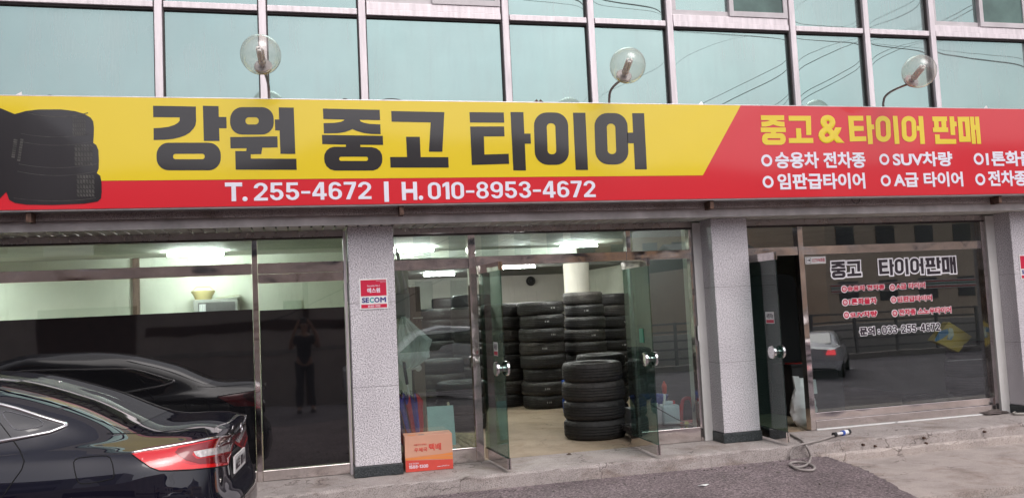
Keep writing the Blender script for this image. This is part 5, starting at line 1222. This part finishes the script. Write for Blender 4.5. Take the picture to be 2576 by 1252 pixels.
lamp_sub(P5l((1240, 920), (1400, 905), (1550, 925), (1680, 960), (1990, 945), (2000, 956), (1900, 973), (1700, 993), (1500, 1003), (1400, 1003), (1320, 973)), 'lower_lens', pm('bright red lens', (.80, .012, .015), .08, spec=.8, coat=1, var=.03), .0056)
strip(P5l((1160, 855), (1300, 830), (1500, 797), (1700, 763), (1860, 728), (1960, 702), (2060, 678), (2110, 662)), .009, 'lamp_trim', CHROME, cast_px, .004)
strip(P5l((1163, 866), (1230, 917), (1320, 978), (1400, 1009), (1500, 1010), (1700, 1000), (1900, 979), (2003, 960), (2030, 862), (2052, 760), (2062, 695)), .004, 'lamp_gasket', LINE, cast_px, .001)
# red bar across the boot, plate, handles
def rear_uv(v_, h_):
    o_ = car_pt(-1, v_, h_); hit = BV.ray_cast(o_, UDIR); return (hit[0], hit[1]) if hit[0] is not None else (None, None)
pl_ = [(-.50, .87), (.50, .87), (.50, .93), (-.50, .93)]
patch(pl_, 'boot_lamp_bar', LRD, .004, rear_uv, False)
strip([(-.56, .945), (0, .945), (.56, .945)], .007, 'boot_trim', CHROME, rear_uv, .004, False, res=8)
o = patch([(-.27, .68), (.27, .68), (.27, .84), (-.27, .84)], 'plate_recess', BP, .003, rear_uv, False)[0]
c = car_pt(.075, 0, .76)
pt_ = MB().obox(c, UDIR, VDIR, (0, 0, 1), .006, .22, .058).build('number_plate', WP, CAR)
place(text_mesh('66보 8814', .03), 'lettering', DKINK, pt_, c-UDIR*.0065+VDIR*.19+Vector((0, 0, -.04)), -VDIR*.38, Vector((0, 0, .08)), -UDIR, lift=.0012)
pt_.matrix_parent_inverse = CAR.matrix_basis.inverted()
MB().lathe([(.030, -.003), (.036, -.003), (.036, .003), (.030, .003)], 24, Matrix.Translation(car_pt(.055, 0, .99)) @ (-UDIR).to_track_quat('Z', 'Y').to_matrix().to_4x4(), closed=True).build('badge', CHROME, CAR, True, auto=40)
b = MB()
for k in range(7): b.obox(rear_uv(-.16+k*.053, .90)[0]-UDIR*.006, UDIR, VDIR, (0, 0, 1), .001, .014, .011)
b.build('boot_lettering', CHROME, CAR)
# panel gaps
strip(P5l((650, 960), (648, 935), (662, 912), (700, 896), (800, 884), (900, 877), (945, 880), (970, 895), (990, 950), (1003, 1030), (1003, 1065), (985, 1082), (900, 1100), (780, 1120), (715, 1123), (690, 1110), (672, 1070), (655, 1000), (650, 960)), .0032, 'fuel_door_gap', LINE, cast_px, .0005)
strip(P5l((0, 590), (100, 720), (170, 820), (213, 925), (190, 1000), (110, 1110), (15, 1250)), .0036, 'door_gap', LINE, cast_px, .0005)
strip(P5l((1800, 635), (1830, 700), (1858, 738)), .003, 'boot_gap', LINE, cast_px, .0005)
strip(P5l((940, 683), (1200, 682), (1400, 670), (1600, 650), (1800, 633)), .003, 'boot_gap', LINE, cast_px, .0005)
strip(P5l((600, 222), (420, 268), (240, 312)), .003, 'roof_gap', LINE, cast_px, .0005)
strip([(2.42, 1.36), (2.42, .9), (2.42, .3)], .004, 'door_gap', LINE, cast_side, .0005); strip([(3.50, .9), (3.52, .6), (3.45, .3)], .004, 'door_gap', LINE, cast_side, .0005)
for uu in (1.72, 2.72):
    for sgn in (1, -1):
        p, n = cast_side(uu, .80, sgn); MB().tube([p, p+n*.03-UDIR*.03, p+n*.03-UDIR*.17, p-UDIR*.20], .011, 8).build('door_handle', CHROME, CAR, True)
strip([(.0, .55), (.3, .555), (.6, .555), (.78, .56)], .004, 'bumper_gap', LINE, lambda v, h: rear_uv(v, h), .0005, True, res=8)
# quarter glass inner outline
strip(P5l((22, 505), (40, 490), (75, 488), (200, 520), (340, 560), (380, 590), (372, 615), (300, 635), (180, 652), (130, 645), (95, 615), (50, 560), (22, 505)), .0022, 'glass_border', pm('printed glass border', (.16, .16, .18), .4), cast_px, .004)
for (au, ah, ar) in AX:
    for sgn in (1, -1):
        w_ = empty('wheel', car_pt(au, .82*sgn, ah)); w_.parent = CAR; w_.matrix_parent_inverse = CAR.matrix_basis.inverted()
        Mx = Matrix.Translation(car_pt(au, .80*sgn, ah)) @ (VDIR*sgn).to_track_quat('Z', 'Y').to_matrix().to_4x4()
        o_ = MB().lathe([(.23, -.1), (.30, -.11), (.325, -.08), (.33, 0), (.325, .08), (.30, .11), (.235, .10)], 48, Mx, closed=True).build('tyre', RUB, None, True, auto=40); o_.parent = w_; o_.matrix_parent_inverse = (CAR.matrix_basis @ CAR.matrix_basis.inverted() @ w_.matrix_basis).inverted()
        b = MB().lathe([(.232, -.09), (.232, .09), (.222, .098), (.21, .07), (.205, -.05)], 48, Mx)
        for k in range(10):
            a = k*math.pi/5; d_ = Mx.to_3x3() @ Vector((math.cos(a), math.sin(a), 0)); nn = Mx.to_3x3() @ Vector((0, 0, 1)); b.obox(Mx.translation+d_*.12+nn*.075, d_, nn, nn.cross(d_), .10, .012, .018)
        b.lathe([(0, .09), (.05, .088), (.06, .06)], 24, Mx)
        o_ = b.build('rim', pm('alloy rim', (.5, .5, .52), .25, .9), None, True, auto=35); o_.parent = w_; o_.matrix_parent_inverse = w_.matrix_basis.inverted()
        MB().lathe([(ar+.02, -.32), (ar+.02, -.02), (ar-.004, .09), (ar-.004, .085), (ar+.01, -.02)], 48, Mx @ Matrix.Translation((0, 0, 0))).lathe([(0, -.32), (ar+.02, -.32)], 48, Mx).build('wheel_arch', BP, CAR, True)
MB().obox(car_pt(2.4, 0, .28), UDIR, VDIR, (0, 0, 1), 1.0, .84, .05).build('underbody', BP, CAR)
# aerial nub on the roof split seen as a bright dot
p, n = cast_px(*P5(522, 233))
if p is not None: MB().ball(p+n*.004, .008, 10, 6).build('aerial', CHROME, CAR, True)

# ------------------------------------------------------------------ across the street (seen in the reflections)
RAILM = pm('dull rail paint', (.22, .21, .21), .6); FARW = pm('far window glass', (.16, .16, .175), .3, var=.3, vs=.4); WB_ = m_wallpaint('old yard wall', (.62, .53, .49), .2); BRN = pm('brown stripe paint', (.10, .05, .04), .7, var=.3); ROOFM = pm('dark roof', (.07, .07, .075), .7, var=.3)
def bldg(name, label, x0, x1, y0, y1, z1, mat, nx=0, nz_=0, z0=.8, ww=.5, wh=.55, cat='building', roof=None):
    t = empty(name, (x0, y1, -.3), label, cat)
    bx('wall', mat, t, x0, x1, y0, y1, RZ-.05, z1)
    if roof: MB().prism([Vector((x0-.3, y1+.3, z1)), Vector((x1+.3, y1+.3, z1)), Vector((x1+.3, (y0+y1)/2, z1+roof)), Vector((x0-.3, (y0+y1)/2, z1+roof))], (0, 0, .12)).prism([Vector((x0-.3, y0-.3, z1)), Vector((x1+.3, y0-.3, z1)), Vector((x1+.3, (y0+y1)/2, z1+roof)), Vector((x0-.3, (y0+y1)/2, z1+roof))], (0, 0, .12)).build('roof', ROOFM, t)
    if nx:
        cw, ch = (x1-x0)/nx, (z1-z0)/nz_
        for i in range(nx):
            for k in range(nz_):
                bx('window', FARW, t, x0+cw*(i+.5-ww/2), x0+cw*(i+.5+ww/2), y1+.01, y1+.04, z0+ch*(k+.5-wh/2), z0+ch*(k+.5+wh/2))
    return t
t = empty('yard_wall', (-5, -14, -.3), 'low plastered wall with brown stripe across the lane, mirrored in the dark film', 'wall')
bx('wall', WB_, t, -16, 2.6, -14.2, -14, RZ-.05, 3.3); bx('stripe', BRN, t, -3.8, 2.6, -13.99, -13.975, 1.22, 1.47)
bx('kerb_band', pm('pale band', (.42, .39, .37), .8), t, -3.8, 2.6, -13.985, -13.97, .66, .78); bx('panel', BRN, t, -6.2, -4.0, -13.99, -13.97, .7, 2.0)
for xx in (.04, -7.6): bx('post', RUST, t, xx-.07, xx+.07, -13.96, -13.86, RZ, 2.7)
bldg('low_house', 'house with a long dark flat roof across the lane, mirrored in the upper left pane', -22, -6.3, -20, -14.8, 6.9, m_wallpaint('house plaster', (.42, .42, .46)), 5, 2, 3.0, roof=None)
bldg('far_block', 'orange and grey block beyond the railing, mirrored beside the right door leaf', 14.5, 22, -44, -36, 5.2, m_wallpaint('orange block', (.82, .55, .32)), 4, 2, 2.2)
bldg('apartment_block', 'pale many storey apartment block beyond the road, mirrored in the big window', 32, 50, -70, -58, 9.0, m_wallpaint('apartment cream', (.85, .78, .68)), 12, 6, .8, .55, .4)
bldg('corner_house', 'brown house with dark roof by the railing, mirrored near the window post', 16.5, 20.0, -30, -25, 2.9, m_wallpaint('house brown', (.62, .48, .36)), 2, 1, 1.2, roof=1.1)
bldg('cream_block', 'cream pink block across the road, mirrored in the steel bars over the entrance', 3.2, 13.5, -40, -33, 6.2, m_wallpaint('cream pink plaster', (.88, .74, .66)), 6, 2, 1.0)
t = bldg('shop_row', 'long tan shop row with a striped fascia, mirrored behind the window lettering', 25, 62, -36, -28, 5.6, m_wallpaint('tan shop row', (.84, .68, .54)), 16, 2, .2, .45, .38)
for z_, mt in ((1.62, WP), (1.56, RED), (1.72, GREENP), (1.84, RED)): bx('fascia_stripe', mt, t, 25.2, 40, -27.97, -27.93+ (0 if mt is WP else .012), z_ if mt is not WP else 1.5, (z_+.05) if mt is not WP else 1.95)
bldg('grey_block', 'tall grey block far along the street, mirrored at the far right', 46, 70, -60, -44, 12, m_wallpaint('grey block', (.5, .5, .53)), 8, 4, 1)
t = empty('railing', (16, -22, RZ), 'steel roadside railing mirrored in the shop windows', 'railing')
b = MB()
for z_ in (-.75, -.4, -.05, .3, .62): b.box(6, 70, -22.03, -21.97, z_-.035, z_+.035)
b.build('rail', RAILM, t); b = MB()
x = 6
while x < 70: b.box(x-.05, x+.05, -22.05, -21.95, RZ, .68); x += 2.0
b.build('post', RAILM, t)
MB().box(6, 70, -23.2, -23.0, RZ-.02, .15).build('parapet', m_wallpaint('pale parapet', (.62, .58, .55)), t)
MB().box(6, 70, -22.3, -21.7, RZ-.02, RZ+.2).build('kerb', CONC, t)
for i in range(3): MB().box(5+i*9, 10+i*9, -18.2, -18.05, RZ-.002, RZ+.004).build('lane_marking', WP, kind='structure')
hb = MB(); hp_ = []
for k in range(121):
    x = -600+k*10; hp_.append(Vector((x, -330, -.5+61+9*math.sin(x*.011+1)+5*math.sin(x*.031)+2.5*math.sin(x*.083))))
for a, c in zip(hp_, hp_[1:]): hb.poly([Vector((a.x, -330, -1)), Vector((c.x, -330, -1)), c, a]).poly([a, c, Vector((c.x, -420, c.z*.9)), Vector((a.x, -420, a.z*.9))])
hb.build('hills', pm('wooded hills', (.03, .035, .045), .95, var=.3, vs=.03), kind='structure')
# white saloon on the road: lofted shell
def street_car(name, label, org, dx, dy, paint, hs, lampm):
  t = empty(name, org, label, 'car')
  S_ = [(0, .72, .35, .62, .95, .95, .60), (.08, .80, .28, .65, .98, 1.0, .62), (.5, .86, .22, .68, .98, 1.03, .62), (.75, .87, .22, .68, .97, 1.08, .60), (1.5, .88, .2, .68, .95, 1.38, .52), (2.4, .88, .2, .68, .93, 1.44, .54), (3.0, .88, .2, .66, .92, 1.32, .52), (3.5, .87, .2, .64, .9, .96, .6), (4.3, .82, .24, .6, .74, .80, .55), (4.5, .7, .3, .55, .66, .70, .5)]
  b = MB(); rings = []
  wx = lambda u_, v_, h_: Vector((org[0]+u_*dx-v_*-dy, org[1]+u_*dy-v_*dx, org[2]+h_*hs))
  for (u_, w_, h0, h1, h2, h3, wr) in S_:
      prof = [(w_*.9, h0), (w_, h1-.2), (w_, h1), (w_*.95, h2), ((w_*.95+wr)/2+.02, (h2+h3)/2), (wr, h3-.03), (wr*.6, h3), (0, h3+.015)]
      rings.append([b.b.verts.new(wx(u_, v_, h_)) for v_, h_ in prof]+[b.b.verts.new(wx(u_, -v_, h_)) for v_, h_ in prof[-2::-1]])
  for a, c in zip(rings, rings[1:]):
      for k in range(len(a)-1): b.b.faces.new((a[k], a[k+1], c[k+1], c[k]))
  b.b.faces.new(rings[0]); b.b.faces.new(rings[-1][::-1]); b.build('body', paint, t, True, auto=30)
  b = MB()
  for sgn in (-1, 1): b.prism([wx(.9, sgn*.80, 1.0), wx(1.55, sgn*.66, 1.33), wx(2.9, sgn*.66, 1.28), wx(3.35, sgn*.80, .98)], (0, -sgn*.03, 0))
  b.build('side_window', TINT, t); MB().prism([wx(.80, .55, 1.08), wx(.80, -.55, 1.08), wx(1.42, -.48, 1.37), wx(1.42, .48, 1.37)], (-.02, 0, .02)).build('rear_window', TINT, t)
  for sgn in (-1, 1): MB().prism([wx(-.01, sgn*.45, .78), wx(-.01, sgn*.72, .78), wx(-.01, sgn*.70, .93), wx(-.01, sgn*.52, .93)], (-.03, 0, 0)).build('tail_lamp', lampm, t)
  for u_ in (.9, 3.6):
      for sgn in (-1, 1): MB().lathe([(0, -.1), (.31, -.1), (.32, 0), (.31, .1), (0, .1)], 28, Matrix.Translation(wx(u_, sgn*.78, .315)) @ (wx(0, 1, 0)-wx(0, 0, 0)).to_track_quat('Z', 'Y').to_matrix().to_4x4()).build('wheel', RUB, t, True, auto=40)
street_car('white_car', 'white saloon car with lit brake lamps on the road, mirrored in the big window', (15.6, -15.4, RZ), .62, -.785, m_paint('white car paint', (.62, .61, .63)), 1, emit('lit brake lamp', (1, .10, .12), 1.2))
street_car('silver_car', 'silver car parked across the lane, mirrored in the pane left of the entrance', (5.3, -10.6, -.42), -1, 0, m_paint('silver car paint', (.74, .74, .78)), 1.12, LR)
# overhead cables, mirrored by the upper glass (mirror plane y = YU)
def vpt(px_, py_, yv): p = atY(px_, py_, yv); return Vector((p.x, 2*YU-p.y, p.z))
CABS = [((1960, 72), (2620, 163), 13.0, .021), ((2060, 84), (2620, 142), 13.0, .008), ((1760, 285), (2200, 70), 12.0, .012), ((1900, 285), (2330, 68), 12.2, .010), ((1930, 285), (2345, 72), 12.3, .010), ((1470, 255), (1860, 75), 14.0, .005), ((2090, 100), (2420, -60), 12.0, .008)]
labs = ['thick overhead cable mirrored level across the upper right panes', 'thin overhead cable just above the thick one, mirrored at upper right', 'overhead wire mirrored rising from the slanted sign end', 'left of two close overhead wires mirrored in the upper right panes', 'right of two close overhead wires mirrored in the upper right panes', 'very thin overhead wire mirrored beside the middle globe lamp', 'overhead wire mirrored in the top right corner panes']
for (p0, p1, yv, r_), lb in zip(CABS, labs):
    a, c = vpt(*p0, yv), vpt(*p1, yv); d = (c-a); a2, c2 = a-d*2.0, c+d*2.0
    pts = [a2.lerp(c2, k/24)-Vector((0, 0, .5*(1-(2*k/24-1)**2)*.12)) for k in range(25)]
    mark(MB().tube(pts, r_, 6).build('overhead_cable', BP, None, True), lb, 'cable', 'overhead cables across the street')
# ------------------------------------------------------------------ the photographer
def skin_fig(nodes, edges, mat, name, par, sub=2):
    me_ = bpy.data.meshes.new(name); me_.from_pydata([n[0] for n in nodes], edges, []); o_ = bpy.data.objects.new(name, me_); COL.objects.link(o_)
    md = o_.modifiers.new('skin', 'SKIN'); md.use_smooth_shade = True
    for v, n in zip(me_.skin_vertices[0].data, nodes): v.radius = n[1] if isinstance(n[1], tuple) else (n[1], n[1])
    me_.skin_vertices[0].data[0].use_root = True
    o_.modifiers.new('sub', 'SUBSURF').levels = sub; o_.modifiers['sub'].render_levels = sub
    dg = bpy.context.evaluated_depsgraph_get(); m2 = bpy.data.meshes.new_from_object(o_.evaluated_get(dg)); bpy.data.objects.remove(o_)
    for p in m2.polygons: p.use_smooth = True
    m2.materials.clear(); m2.materials.append(mat); o2 = bpy.data.objects.new(name, m2); COL.objects.link(o2)
    if par: o2.parent = par; o2.matrix_parent_inverse = par.matrix_basis.inverted() if par.type == 'EMPTY' else Matrix()
    return o2
PX_, PY_ = -.02, -8.80; F0 = -.30
SKINM = pm('skin', (.45, .27, .20), .5, var=.06); SHIRT = pm('black T shirt', (.018, .018, .022), .8); TROU = pm('dark trousers', (.03, .03, .038), .8); HAIR = pm('black hair', (.012, .010, .009), .6)
t = empty('person', (PX_, PY_, F0), 'person in dark T shirt holding up a phone, mirrored in the black film', 'person')
def q(x, y, z): return Vector((PX_+x, PY_+y, F0+z))
sk = [(q(0, 0, .95), .12), (q(0, .0, 1.12), .125), (q(0, 0, 1.30), .135), (q(0, 0, 1.43), .10), (q(0, .01, 1.52), .052), (q(0, .02, 1.60), .07), (q(0, .03, 1.68), .088), (q(0, .02, 1.76), .075),
      (q(.17, 0, 1.42), .06), (q(.27, .10, 1.24), .045), (q(.24, .27, 1.42), .038), (q(.13, .36, 1.69), .026), (q(.09, .385, 1.76), .028),
      (q(-.17, 0, 1.42), .06), (q(-.27, .10, 1.24), .045), (q(-.24, .27, 1.42), .038), (q(-.13, .36, 1.69), .026), (q(-.09, .385, 1.76), .028),
      (q(.10, 0, .88), .085), (q(.11, .01, .50), .062), (q(.12, -.02, .10), .042), (q(.13, .12, .045), .036), (q(-.10, 0, .88), .085), (q(-.11, .01, .50), .062), (q(-.12, -.02, .10), .042), (q(-.13, .12, .045), .036)]
ee = [(0, 1), (1, 2), (2, 3), (3, 4), (4, 5), (5, 6), (6, 7), (3, 8), (8, 9), (9, 10), (10, 11), (11, 12), (3, 13), (13, 14), (14, 15), (15, 16), (16, 17), (0, 18), (18, 19), (19, 20), (20, 21), (0, 22), (22, 23), (23, 24), (24, 25)]
skin_fig(sk, ee, SKINM, 'body', t)
skin_fig([(q(0, 0, .86), .150), (q(0, 0, 1.12), .148), (q(0, 0, 1.30), .158), (q(0, 0, 1.43), .115), (q(0, .005, 1.475), .07), (q(.17, 0, 1.42), .082), (q(.23, .06, 1.31), .072), (q(-.17, 0, 1.42), .082), (q(-.23, .06, 1.31), .072)], [(0, 1), (1, 2), (2, 3), (3, 4), (3, 5), (5, 6), (3, 7), (7, 8)], SHIRT, 'shirt', t)
skin_fig([(q(0, 0, .97), .135), (q(.10, 0, .86), .105), (q(.11, .01, .50), .082), (q(.12, -.02, .08), .066), (q(-.10, 0, .86), .105), (q(-.11, .01, .50), .082), (q(-.12, -.02, .08), .066)], [(0, 1), (1, 2), (2, 3), (0, 4), (4, 5), (5, 6)], TROU, 'trousers', t)
MB().ball(q(0, -.005, 1.735), .105, 24, 14, (.92, 1.02, .86)).build('hair', HAIR, t, True)
b = MB(); b.ball(q(.032, .108, 1.685), .012, 10, 6); b.ball(q(-.032, .108, 1.685), .012, 10, 6); b.build('eye', WP, t, True)
MB().prism([q(-.012, .11, 1.645), q(.012, .11, 1.645), q(0, .10, 1.69)], (0, .02, -.004)).build('nose', SKINM, t); MB().box(PX_-.022, PX_+.022, PY_+.107, PY_+.113, F0+1.612, F0+1.62).build('mouth', pm('lips', (.3, .12, .1), .5), t)
for sgn in (-1, 1): MB().ball(q(sgn*.088, .02, 1.672), .02, 10, 8, (.4, .8, 1.4)).build('ear', SKINM, t, True)
for s_ in (-1, 1): MB().ball(q(s_*.125, .05, .035), .05, 16, 10, (1, 2.6, .8)).build('shoe', BP, t, True)
# fingers curl round the phone's edges
for sgn in (-1, 1):
    for k in range(4):
        z_ = 1.80-k*.018; L_ = (.9, 1, .95, .8)[k]
        skin_fig([(q(sgn*.088, .385, z_), .009), (q(sgn*(.088-.005), .413, z_), .008), (q(sgn*(.088-.03*L_), .424, z_-.003), .0075)], [(0, 1), (1, 2)], SKINM, 'finger', t, 1)
    skin_fig([(q(sgn*.095, .375, 1.765), .011), (q(sgn*.07, .365, 1.79), .010), (q(sgn*.045, .365, 1.80), .009)], [(0, 1), (1, 2)], SKINM, 'thumb', t, 1)
o = MB().box(PX_-.074, PX_+.074, PY_+.38, PY_+.39, F0+1.74, F0+1.815, .003).build('phone', BP); mark(o, 'dark phone held sideways by the mirrored photographer', 'phone')
